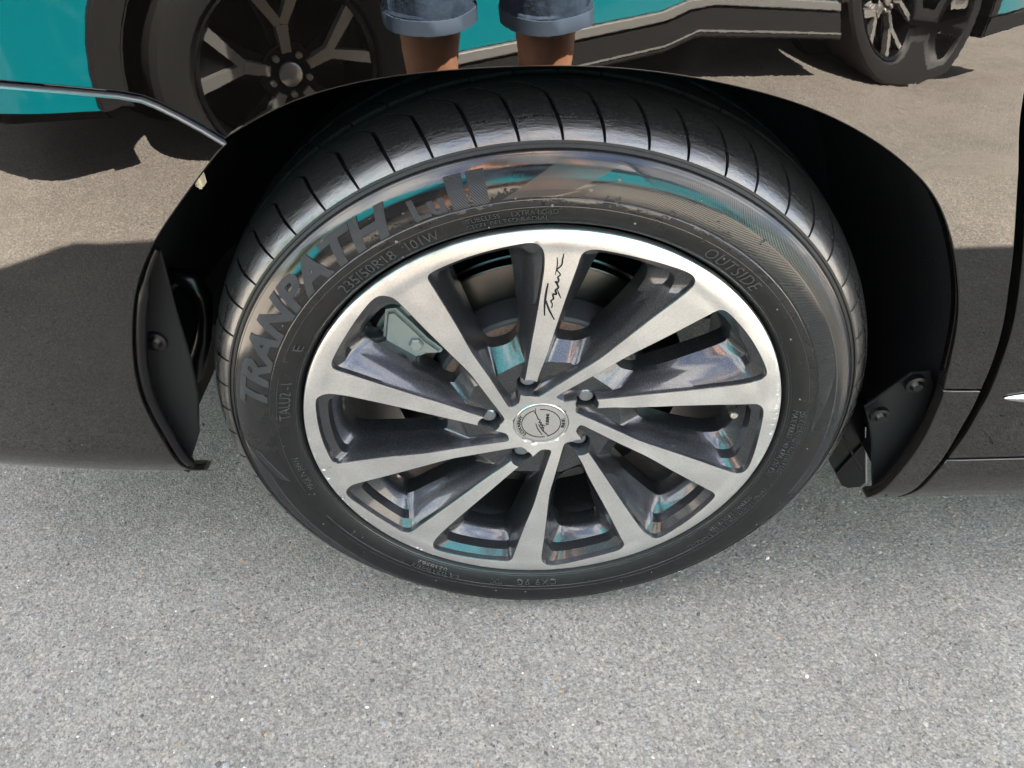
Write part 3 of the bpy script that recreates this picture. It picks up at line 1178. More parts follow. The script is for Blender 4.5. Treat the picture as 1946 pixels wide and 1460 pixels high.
side_text('0238562', -116.0, -125.0, .2570, .0048)
side_text('DOT', -103.0, -99.5, .2600, .0075)
side_text('CX9 9G', -84.5, -95.5, .2585, .0085, spacing=1.3)


# ------------------------------------------------------------------ rim casting
def face_y(r):
    y = .022 * (1 - r / .238)
    if r > .222:
        t = min((r - .222) / .014, 1)
        t = t * t * (3 - 2 * t)
        y = y * (1 - t) + (-.0006) * t
    return y


PA = [(0.2233, 117.9), (0.2267, 117.2), (0.2281, 116.0), (0.2292, 112.1), (0.2304, 107.3), (0.2314, 102.8), (0.2326, 98.4), (0.2336, 94.2), (0.2324, 92.8), (0.228, 91.7), (0.221, 91.1), (0.2067, 91.0), (0.1883, 91.5), (0.1612, 92.7), (0.1324, 94.7), (0.1135, 96.6), (0.0774, 102.7), (0.0647, 106.9), (0.0477, 118.5), (0.0398, 127.2), (0.0403, 138.9), (0.0429, 142.3), (0.0561, 135.8), (0.09, 127.0), (0.1271, 123.3), (0.1595, 120.6), (0.1825, 119.4), (0.2096, 118.4)]
QA = [(.203, 115.9), (.207, 115.3), (.209, 114.5), (.211, 111.5), (.2115, 107.5), (.2115, 104), (.211, 101.5), (.210, 100.3), (.208, 99.7), (.205, 99.4), (.199, 99.3), (.187, 99.3), (.171, 99.6), (.150, 100.2), (.130, 101.2), (.118, 102.3), (.110, 103.8), (.107, 105.5), (.103, 108.5), (.102, 111), (.102, 114), (.1025, 116), (.104, 118.5), (.109, 121), (.127, 121), (.152, 119), (.172, 117.8), (.193, 116.8)]
CA = {16: 0.0, 17: .12, 18: .32, 19: .46, 20: .6, 21: .75, 22: .9, 23: 1.0}
FA = ((.0865, 102.6), (.0815, 126.6))
PB = [(0.2265, 81.9), (0.2287, 80.4), (0.2293, 76.0), (0.2307, 69.6), (0.2332, 64.1), (0.2355, 59.2), (0.2346, 57.4), (0.2313, 56.3), (0.2247, 55.5), (0.2099, 55.6), (0.1815, 56.5), (0.1407, 58.2), (0.1084, 60.5), (0.0865, 64.8), (0.0608, 74.4), (0.0409, 93.3), (0.0403, 95.6), (0.0433, 106.2), (0.0609, 96.4), (0.0778, 92.6), (0.0958, 89.3), (0.1466, 85.6), (0.1825, 84.1), (0.2105, 83.2), (0.2218, 82.9)]
QB = [(.206, 76.5), (.209, 75.8), (.2105, 73.8), (.2105, 69.5), (.2095, 65.8), (.207, 63.4), (.205, 62.7), (.202, 62.2), (.197, 61.6), (.186, 61.2), (.166, 61.3), (.140, 62.6), (.120, 64.8), (.111, 67), (.105, 70.5), (.102, 76), (.102, 78.5), (.102, 81), (.104, 82.5), (.109, 82.6), (.118, 81.8), (.147, 79.5), (.172, 78.1), (.193, 77.3), (.201, 76.9)]
CB = {13: 0.0, 14: .25, 15: .5, 16: .64, 17: .8, 18: .93, 19: 1.0}
FB = ((.0880, 66.6), (.0839, 88.4))


def xz(r, a):
    return np.array([r * math.cos(R_(a)), r * math.sin(R_(a))])


def cr(p0, p1, p2, p3, t):
    """centripetal Catmull-Rom"""
    def d(a, b):
        return max(np.linalg.norm(b[:2] - a[:2]) ** .5, 1e-4)
    t0 = 0
    t1 = t0 + d(p0, p1)
    t2 = t1 + d(p1, p2)
    t3 = t2 + d(p2, p3)
    t = t1 + (t2 - t1) * t
    A1 = (t1 - t) / (t1 - t0) * p0 + (t - t0) / (t1 - t0) * p1
    A2 = (t2 - t) / (t2 - t1) * p1 + (t - t1) / (t2 - t1) * p2
    A3 = (t3 - t) / (t3 - t2) * p2 + (t - t2) / (t3 - t2) * p3
    B1 = (t2 - t) / (t2 - t0) * A1 + (t - t0) / (t2 - t0) * A2
    B2 = (t3 - t) / (t3 - t1) * A2 + (t - t1) / (t3 - t1) * A3
    return (t2 - t) / (t2 - t1) * B1 + (t - t1) / (t2 - t1) * B2


BACK = .038


def pocket_rings(P, Q, Cd, Fc):
    k = len(P)
    rows = []
    fr = [xz(*p) for p in P]
    bk = [xz(*p) for p in Q]
    f0, f1 = xz(*Fc[0]), xz(*Fc[1])
    cen = sum(bk) / k
    fl_in = offset_loop([tuple(p) for p in fr], .0034)
    r2_in = offset_loop([tuple(p) for p in fr], .0019)
    b_in = offset_loop([tuple(p) for p in fr], .0007)
    for i in range(k):
        p, q = fr[i], bk[i]
        r = P[i][0]
        fy = face_y(r)
        ring = [(p, fy), (np.array(b_in[i]), fy + .0006)]
        if i in Cd:
            c = f0 * (1 - Cd[i]) + f1 * Cd[i]
            d = fy + .0095
            ring += [(np.array(fl_in[i]), fy + .0075), (np.array(fl_in[i]) * .8 + c * .2, fy + .0093), (c, .0235), (c * .5 + q * .5, .031), (q, BACK)]
        else:
            s = np.array(r2_in[i])
            outer = r > .2225 and (i <= 9)
            if outer:
                fr_ = [.0, .40, .47, .82, 1.0]
            else:
                fr_ = [.0, .27, .52, .77, 1.0]
            dp = [.006, .012, .024, .031, BACK]
            for f_, dd in zip(fr_, dp):
                y = fy + (BACK - fy) * (dd / BACK)
                ring.append((s * (1 - f_) + q * f_, y))
        lq = q + (q - cen) * -.012
        ring += [(lq, BACK + .005), (lq, BACK + .022)]
        rows.append(np.array([[a[0], a[1], y] for a, y in ring]).reshape(-1))
    # resample along the loop
    out = []
    for i in range(k):
        a, b, c, d = rows[i - 1], rows[i], rows[(i + 1) % k], rows[(i + 2) % k]
        ln = np.linalg.norm(c[:2] - b[:2])
        m = max(2, int(ln / .004))
        for j in range(m):
            out.append(cr(a, b, c, d, j / m).reshape(-1, 3))
    return np.array(out)      # (n, rings, (x, z, y))


def build_rim():
    base = [pocket_rings(PA, QA, CA, FA), pocket_rings(PB, QB, CB, FB)]
    pockets = []
    for s in range(5):
        ca, sa = math.cos(R_(72 * s)), math.sin(R_(72 * s))
        for b in base:
            b2 = b.copy()
            b2[:, :, 0] = b[:, :, 0] * ca - b[:, :, 1] * sa
            b2[:, :, 1] = b[:, :, 0] * sa + b[:, :, 1] * ca
            pockets.append(b2)
    pts, edges = [], []
    RO = .2437
    no = 240
    for i in range(no):
        a = 2 * PI * i / no
        pts.append(Vector((RO * math.cos(a), RO * math.sin(a))))
        edges.append((i, (i + 1) % no))
    polys = []
    for b in pockets:
        s = len(pts)
        L = b[:, 0, :2]
        for p in L:
            pts.append(Vector((p[0], p[1])))
        edges += [(s + i, s + (i + 1) % len(L)) for i in range(len(L))]
        polys.append([tuple(p) for p in L])
    # cap seat
    s = len(pts)
    RC = .0300
    for i in range(60):
        a = 2 * PI * i / 60
        pts.append(Vector((RC * math.cos(a), RC * math.sin(a))))
        edges.append((s + i, s + (i + 1) % 60))
    # inner samples
    r = .034
    while r < .2425:
        dr = .0016 if r > .218 else .005
        na = int(2 * PI * r / (.007 if r > .218 else .006))
        for i in range(na):
            a = 2 * PI * (i + .5) / na
            x, z = r * math.cos(a), r * math.sin(a)
            if not any(inside(P, x, z) for P in polys):
                pts.append(Vector((x, z)))
        r += dr
    res = delaunay_2d_cdt(pts, edges, [], 0, 1e-7)
    ov, of, orig = res[0], res[2], res[3]
    bm = bmesh.new()
    vmap = {}
    bv = []
    for v in ov:
        bv.append(bm.verts.new((v.x, face_y(v.length), v.y)))
    for i, os_ in enumerate(orig):
        for q in os_:
            vmap[q] = i
    for f in of:
        c = sum((ov[i] for i in f), Vector((0, 0))) / len(f)
        if c.length < RC * .995 or c.length > RO:
            continue
        if any(inside(P, c.x, c.y) for P in polys if (c - Vector(P[0])).length < .25):
            continue
        bf = bm.faces.new([bv[i] for i in f])
        bf.material_index = 0
    # pocket walls
    s = no
    for b in pockets:
        k, nr = b.shape[:2]
        prev = [bv[vmap[s + i]] for i in range(k)]
        for t in range(1, nr):
            cur = [bm.verts.new((b[i, t, 0], b[i, t, 2], b[i, t, 1])) for i in range(k)]
            for i in range(k):
                j = (i + 1) % k
                try:
                    f = bm.faces.new((prev[i], prev[j], cur[j], cur[i]))
                    f.material_index = 1
                except ValueError:
                    pass
            prev = cur
        s += k
    # outer lip
    prev = [bv[vmap[i]] for i in range(no)]
    for r, y in ((.2448, -.0002), (.2456, .0010), (.2460, .0030), (.2458, .0070), (.2435, .0110), (.2380, .014)):
        cur = [bm.verts.new((r * math.cos(2 * PI * i / no), y, r * math.sin(2 * PI * i / no))) for i in range(no)]
        for i in range(no):
            j = (i + 1) % no
            f = bm.faces.new((prev[i], prev[j], cur[j], cur[i]))
            f.material_index = 0
        prev = cur
    # cap seat step
    prev = [bv[vmap[s + i]] for i in range(60)]
    for r, y in ((.0297, .0215), (.0295, .030)):
        cur = [bm.verts.new((r * math.cos(2 * PI * i / 60), y, r * math.sin(2 * PI * i / 60))) for i in range(60)]
        for i in range(60):
            bm.faces.new((prev[i], prev[(i + 1) % 60], cur[(i + 1) % 60], cur[i])).material_index = 0
        prev = cur
    loose = [v for v in bm.verts if not v.link_faces]
    bmesh.ops.delete(bm, geom=loose, context='VERTS')
    bmesh.ops.remove_doubles(bm, verts=bm.verts[:], dist=1e-6)
    # lug bores
    RL, RB = .0560, .0122
    for q in range(5):
        a = R_(105.0 + 72 * q)
        cx_, cz_ = RL * math.cos(a), RL * math.sin(a)
        NS = 24
        for e in range(NS):
            an = 2 * PI * (e + .5) / NS
            nx, nz = math.cos(an), math.sin(an)
            ap = RB * math.cos(PI / NS)
            fs = [f for f in bm.faces if min((v.co.x - cx_) ** 2 + (v.co.z - cz_) ** 2 for v in f.verts) < .034 ** 2 and min(v.co.y for v in f.verts) < .0365]
            geom = fs + list({ed for f in fs for ed in f.edges}) + list({v for f in fs for v in f.verts})
            bmesh.ops.bisect_plane(bm, geom=geom, dist=1e-7, plane_co=(cx_ + nx * ap, 0, cz_ + nz * ap), plane_no=(nx, 0, nz))
        kill = []
        for f in bm.faces:
            c = f.calc_center_median()
            if (c.x - cx_) ** 2 + (c.z - cz_) ** 2 < (RB * .9999) ** 2:
                ok = True
                for e in range(NS):
                    an = 2 * PI * (e + .5) / NS
                    if (c.x - cx_) * math.cos(an) + (c.z - cz_) * math.sin(an) > RB * math.cos(PI / NS) + 1e-6:
                        ok = False
                        break
                if ok:
                    kill.append(f)
        bmesh.ops.delete(bm, geom=kill, context='FACES')
        bore = [e for e in bm.edges if len(e.link_faces) == 1 and all(abs(math.hypot(v.co.x - cx_, v.co.z - cz_) - RB) < .0006 for v in e.verts) and min(v.co.y for v in e.verts) < .0355]
        prev_e = bore
        r = bmesh.ops.extrude_edge_only(bm, edges=prev_e)
        nv = [g for g in r['geom'] if isinstance(g, bmesh.types.BMVert)]
        for v in nv:
            v.co.y = .062
        for g in r['geom']:
            if isinstance(g, bmesh.types.BMFace):
                g.material_index = 2
    bmesh.ops.recalc_face_normals(bm, faces=bm.faces[:])
    # outwards check on the machined face
    sgn = sum(f.normal.y * f.calc_area() for f in bm.faces if f.material_index == 0)
    if sgn > 0:
        bmesh.ops.reverse_faces(bm, faces=bm.faces[:])
    me = bpy.data.meshes.new('rim_all')
    bm.to_mesh(me)
    bm.free()
    me.shade_smooth()
    me.set_sharp_from_angle(angle=R_(27))
    me.update()
    cn = np.zeros(len(me.loops) * 3, np.float32)
    me.corner_normals.foreach_get('vector', cn)
    cn = cn.reshape(-1, 3)
    # split the casting: ring, ten spokes, hub
    mids = []
    for q in range(5):
        mids.append((87.3 + 72 * q) % 360)
        mids.append((51.0 + 72 * q) % 360)
    groups = {}
    for p in me.polygons:
        c = p.center
        r = math.hypot(c.x, c.z)
        if r > .2215 + (0 if c.y < .012 else -.010):
            g = 'ring'
        elif r < .0985 and c.y < .030 or r < .088:
            g = 'hub'
        else:
            a = math.degrees(math.atan2(c.z, c.x))
            # spokes lean forwards towards the hub
            a -= 0
            tt = max(0, (.20 - r)) / .1
            best = min(range(10), key=lambda i: abs((a - (mids[i] + (5.5 * tt if i % 2 == 0 else 2.4 * tt)) + 180) % 360 - 180))
            g = best
        groups.setdefault(g, []).append(p.index)
    for g, fl_ in groups.items():
        vm, V, F, mi, nn = {}, [], [], [], []
        for fi in fl_:
            p = me.polygons[fi]
            f = []
            for li, vi in zip(p.loop_indices, p.vertices):
                if vi not in vm:
                    vm[vi] = len(V)
                    V.append(tuple(me.vertices[vi].co))
                f.append(vm[vi])
                nn.append(tuple(cn[li]))
            F.append(f)
            mi.append(p.material_index)
        nm = {'ring': 'rim_ring', 'hub': 'wheel_hub'}.get(g, 'spoke')
        m2 = bpy.data.meshes.new(nm)
        m2.from_pydata(V, [], F)
        m2.update()
        m2.shade_smooth()
        m2.polygons.foreach_set('material_index', mi)
        m2.normals_split_custom_set(nn)
        o = obj(nm, m2, [M_alu, M_gun, M_bore], wheel)
        if nm == 'spoke' and g == 0:
            o['label'] = 'spoke with a black handwritten signature on its machined face'
    bpy.data.meshes.remove(me)


M_bore = mat('bore_metal', (.10, .105, .115), .35, metal=.8)
n = N(M_bore)
n.link(n.bump(n.noise(500, 4), .5, .0008), n.b.inputs['Normal'])
build_rim()

# scuffs and chips of the rim edge
def chips():
    rg = random.Random(12)
    V, F = [], []

    def blob(a, r, da, dr, h=.00025):
        b = len(V)
        k = 9
        c = (r * math.cos(R_(a)), r * math.sin(R_(a)))
        er = (math.cos(R_(a)), math.sin(R_(a)))
        et = (-er[1], er[0])
        V.append((c[0], face_y(r) - h, c[1]))
        for q in range(k):
            an = 2 * PI * q / k
            s = rg.uniform(.55, 1.2)
            u, v = math.cos(an) * da * s, math.sin(an) * dr * s
            x, z = c[0] + et[0] * u + er[0] * v, c[1] + et[1] * u + er[1] * v
            V.append((x, face_y(math.hypot(x, z)) - h * .4, z))
        F.extend([(b, b + 1 + q, b + 1 + (q + 1) % k) for q in range(k)])
    for _ in range(34):      # scrapes across the lip on the right
        a = rg.uniform(-12, 42)
        ln = rg.uniform(.0015, .0065) * (1.0 if a > 0 else .6)
        r1 = .2434
        blob(a, r1 - ln / 2, rg.uniform(.00015, .00035), ln / 2)
    for _ in range(34):      # nicks on the lower left edge
        a = rg.choice((rg.uniform(178, 232), rg.uniform(182, 262)))
        blob(a, .2434 - rg.uniform(0, .0006), rg.uniform(.0004, .0016), rg.uniform(.0003, .0009))
    for a, r, s in ((191, .2410, .0022), (194.5, .2415, .0024), (184.5, .2425, .0012), (124.2, .2405, .0016), (123.2, .2405, .0014), (232.3, .2420, .0020), (233.8, .2422, .0018), (205.5, .243, .0014)):
        blob(a, r, s * .7, s)
    return V, F


V, F = chips()
obj('rim_scuffs', mesh_py('rim_scuffs', V, F, False), M_chip, wheel, kind='stuff')

# signature on the spoke
SIG = [[(0.0002, 0.1895), (-0.0007, 0.1836), (-0.0016, 0.1734), (-0.002, 0.164), (-0.0017, 0.1518)], [(-0.001, 0.1701), (0.0008, 0.163), (0.0033, 0.1562), (0.0075, 0.1468)], [(0.0067, 0.2174), (0.0073, 0.211), (0.0069, 0.2049), (0.0058, 0.1984)], [(0.0123, 0.2211), (0.0116, 0.216), (0.0108, 0.2088), (0.0083, 0.2058), (0.007, 0.2036)], [(0.007, 0.204), (0.0104, 0.1987), (0.0084, 0.1961), (0.0093, 0.1925), (0.008, 0.1899), (0.0065, 0.1917), (0.0093, 0.1844), (0.007, 0.1817), (0.0079, 0.177), (0.005, 0.1771), (0.0056, 0.1715), (0.0035, 0.1696), (0.0048, 0.1658), (0.0046, 0.161)], [(0.0087, 0.1821), (0.0104, 0.177), (0.0123, 0.1723)]]
SW = [.0011, .0010, .0006, .0008, .0010, .0007]
SIGC = [[(-0.007, 0.0005), (-0.0044, -0.0089), (0.0019, -0.0211)], [(-0.0035, -0.0015), (0.0024, -0.0129), (0.0093, -0.0216)], [(-0.0081, 0.0273), (-0.0074, 0.0187), (-0.0035, 0.0077)], [(-0.0103, 0.0232), (-0.0063, 0.0151), (-0.0041, 0.0068)], [(-0.0041, 0.0078), (-0.0015, 0.0068), (-0.0027, 0.0013), (-0.0, 0.0022), (-0.0006, -0.0034), (0.0021, -0.0025), (0.0012, -0.0081), (0.0035, -0.0072), (0.003, -0.0119), (0.0044, -0.0148)], [(0.0007, -0.0016), (0.0054, -0.005)]]


def ribbon(paths, widths, Yf, h=.00025):
    V, F = [], []
    for path, wd in zip(paths, widths):
        P = [np.array(p) for p in path]
        Q = []
        for i in range(len(P) - 1):
            a = P[i - 1] if i else 2 * P[0] - P[1]
            d = P[i + 2] if i + 2 < len(P) else 2 * P[-1] - P[-2]
            for j in range(6):
                Q.append(cr(a, P[i], P[i + 1], d, j / 6))
        Q.append(P[-1])
        k = len(Q)
        b = len(V)
        for i, p in enumerate(Q):
            t = Q[min(i + 1, k - 1)] - Q[max(i - 1, 0)]
            t = t / (np.linalg.norm(t) or 1)
            nrm = np.array([-t[1], t[0]])
            e = i / (k - 1)
            ww = wd * (.35 + .65 * math.sin(PI * min(max(e, .06), .94)) ** .5) * .5
            for s in (-1, 1):
                x, z = p + nrm * ww * s
                V.append((x, Yf(math.hypot(x, z)) - h, z))
        for i in range(k - 1):
            F.append((b + 2 * i, b + 2 * i + 1, b + 2 * i + 3, b + 2 * i + 2))
    return V, F


V, F = ribbon(SIG, [w_ * 1.9 for w_ in SW], face_y)
obj('painted_signature', mesh_py('painted_signature', V, F, False), M_ink, wheel)

# centre cap with its printing
YC = .0200
cap = obj('centre_cap', lathe('centre_cap', [(0, YC), (.010, YC), (.0225, YC), (.0284, YC), (.0290, YC + .0005), (.0294, YC + .0016), (.0295, YC + .004)], 96, angle=20), M_cap, wheel)
sgn = [(x * .86, z * .86) for x, z in [(0, 0)]]
V, F = ribbon([[(x * .83, z * .83) for x, z in s] for s in SIGC], [.0012, .0012, .0009, .0009, .0012, .0008], lambda r: YC)
# ring, broken where the signature crosses it
def arc_ribbon(V, F, r, wd, a0, a1, y):
    b = len(V)
    m = 50
    for i in range(m + 1):
        a = R_(a0 + (a1 - a0) * i / m)
        for rr in (r - wd / 2, r + wd / 2):
            V.append((rr * math.cos(a), y, rr * math.sin(a)))
    F += [(b + 2 * i, b + 2 * i + 1, b + 2 * i + 3, b + 2 * i + 2) for i in range(m)]


arc_ribbon(V, F, .0208, .0009, -70, 95, YC - .00025)
arc_ribbon(V, F, .0208, .0009, 112, 282, YC - .00025)
arc_ribbon(V, F, .0268, .00025, 0, 360, YC - .00025)


def flat_text(s, fn):
    v, f = text_mesh(s, 1.0, .028)
    xs = [p[0] for p in v]
    x0, W = min(xs), max(xs) - min(xs)
    b = len(V)
    for x, y in v:
        V.append(fn((x - x0) / W, y / .7))
    F.extend([tuple(i + b for i in q) for q in f])


# words read upwards (the cap stands a quarter turn over)
flat_text('TURBINE', lambda u, v: (.0082 - v * .0032, YC - .00026, -.0030 + u * .0175))


def arc_txt(a0, a1, r, h, outward):
    def fn(u, v):
        a = R_(a0 + (a1 - a0) * u)
        rr = r + v * h * (1 if outward else -1)
        return (rr * math.cos(a), YC - .00026, rr * math.sin(a))
    return fn


flat_text('LOXARNY', arc_txt(225, 150, .0222, .0036, True))
flat_text('BEE', arc_txt(-16, 17, .0256, .0034, False))
obj('cap_print', mesh_py('cap_print', V, F, False), M_ink, wheel)

# lug nuts
def nut_mesh():
    bm = bmesh.new()
    rings = []
    for r, y, hexa in ((.0, .034, 0), (.0068, .034, 0), (.0084, .0352, 0), (.0088, .037, 1), (.0088, .058, 1)):
        rings.append([bm.verts.new(((r * (1 - (.10 * abs(math.cos(3 * (2 * PI * i / 36))) if hexa else 0))) * math.cos(2 * PI * i / 36), y, (r * (1 - (.10 * abs(math.cos(3 * (2 * PI * i / 36))) if hexa else 0))) * math.sin(2 * PI * i / 36))) for i in range(36)])
    for a, b in zip(rings, rings[1:]):
        for i in range(36):
            bm.faces.new((a[i], a[(i + 1) % 36], b[(i + 1) % 36], b[i]))
    bmesh.ops.remove_doubles(bm, verts=bm.verts[:], dist=1e-5)
    return bm_mesh('lug_nut', bm, angle=30)


nm = nut_mesh()
for q in range(5):
    a = R_(105.0 + 72 * q)
    o = bpy.data.objects.new('lug_nut', nm)
    if not nm.materials:
        nm.materials.append(M_nut)
    link(o, wheel)
    o.location = (.0560 * math.cos(a), -.004, .0560 * math.sin(a))
    o.rotation_euler = (0, q * 1.3, 0)

# barrel of the rim, with steps
obj('rim_barrel', lathe('rim_barrel', [(.2380, .014), (.2290, .030), (.2150, .048), (.2095, .060), (.2075, .075), (.2080, .13), (.2120, .165), (.2220, .180), (.2300, .205), (.2430, .212), (.2440, .225)], 160, angle=25, flip=True), M_gun, wheel)
# back of the hub
obj('hub_back', lathe('hub_back', [(.030, .060), (.055, .062), (.078, .060), (.083, .054), (.094, .050), (.100, .042)], 90), M_gun, wheel)

# valve
vx, vz = xz(.2035, 4.6)
vdir = Vector((-.030, -.999, .03)).normalized()
vp = [Vector((vx, .040, vz)) + vdir * t for t in (0, .008, .016, .020, .0205, .029, .0305)]
tube('valve_stem', vp, [.0052, .0050, .0046, .0036, .0044, .0044, .0036], M_brass, wheel, 16)

# brake
def cyl(name, prof, m, y, parent=van, n=128, loc=(0, 0, HZ), angle=30):
    o = obj(name, lathe(name, [(r, yy + y) for r, yy in prof], n, angle=angle), m, parent)
    o.location = loc
    return o


cyl('brake_disc', [(.122, .004), (.126, .001), (.128, 0), (.162, 0), (.1635, .001), (.1635, .010), (.161, .011), (.161, .018), (.1635, .019), (.1635, .028), (.112, .028)], M_disc, .080)
cyl('disc_hat', [(.111, -.026), (.1145, -.0265), (.117, -.024), (.1235, .004)], M_hat, .080)
cyl('disc_hat_face', [(.0, -.0255), (.112, -.0262)], M_rust, .080)
# caliper on the leading side
def sweep_block(name, r0, r1, a0, a1, y0, y1, m, bev=.004, n_=14):
    bm = bmesh.new()
    prev = None
    sec = [(r0, y0), (r1, y0), (r1, y1), (r0, y1)]
    rows = []
    for i in range(n_ + 1):
        a = R_(a0 + (a1 - a0) * i / n_)
        rows.append([bm.verts.new((r * math.cos(a), y, r * math.sin(a))) for r, y in sec])
    for i in range(n_):
        for q in range(4):
            bm.faces.new((rows[i][q], rows[i][(q + 1) % 4], rows[i + 1][(q + 1) % 4], rows[i + 1][q]))
    bm.faces.new(rows[0])
    bm.faces.new(rows[-1][::-1])
    bmesh.ops.recalc_face_normals(bm, faces=bm.faces[:])
    es = [e for e in bm.edges if len(e.link_faces) == 2 and e.calc_face_angle() > .8]
    bmesh.ops.bevel(bm, geom=es, offset=bev, segments=3, affect='EDGES', clamp_overlap=True)
    o = obj(name, bm_mesh(name, bm, angle=50), m, van)
    o.location = (0, 0, HZ)
    return o


cal = empty('brake_caliper', (0, 0, 0), van)
o = sweep_block('caliper_bridge', .170, .196, 134, 174, .060, .130, M_cal, .006)
o.parent = cal
CP = [(-0.155, 0.1282), (-0.1447, 0.1297), (-0.1303, 0.111), (-0.1169, 0.0925), (-0.1018, 0.0771), (-0.1043, 0.0729), (-0.1196, 0.0719), (-0.1332, 0.0647), (-0.1403, 0.0557), (-0.1436, 0.0462), (-0.1559, 0.0531), (-0.1629, 0.0611), (-0.1616, 0.0924)]
o = poly_plate('caliper_housing', resample(CP, .006), .050, .030, M_cal, cal, .0065)
for (bx, bz, br) in ((-.128, .088, .0075), (-.158, .078, .0085)):
    o = obj('caliper_bolt', lathe('caliper_bolt', [(0, -.0045), (br * .8, -.0045), (br, -.003), (br, .006)], 6 if br < .008 else 24, angle=30), M_cal, cal)
    o.location = (bx, .050, bz + HZ)
o = obj('piston', lathe('piston', [(.012, -.002), (.018, -.002), (.020, 0), (.020, .02)], 40, angle=30), M_nut, cal)
o.location = (-.134, .062, .020 + HZ)
o = sweep_block('brake_pad', .125, .165, 142, 172, .070, .080, M_rust, .002)
o.parent = cal
# knuckle, drive shaft, strut: dark shapes behind the disc
tube('strut', [(.02, .20, .05), (.03, .27, .42)], .035, M_under, van, 20, loc=(0, 0, HZ))
tube('drive_shaft', [(0, .12, 0), (0, .60, -.02)], .022, M_under, van, 20, loc=(0, 0, HZ))
cyl('dust_shield', [(.06, 0), (.155, 0), (.158, .003)], M_under, .118, n=64)

# a rear wheel of the same kind, out of the frame
w2 = wheel.copy()
col.objects.link(w2)
w2.parent = van
w2.location = (2.92, .01, HZ)
w2['label'] = 'rear wheel with machined spokes'
for ch in list(wheel.children):
    if ch.name.split('.')[0] in ('tyre', 'tread', 'spoke', 'rim_ring', 'wheel_hub', 'rim_barrel', 'centre_cap', 'lug_nut'):
        c = ch.copy()
        col.objects.link(c)
        c.parent = w2

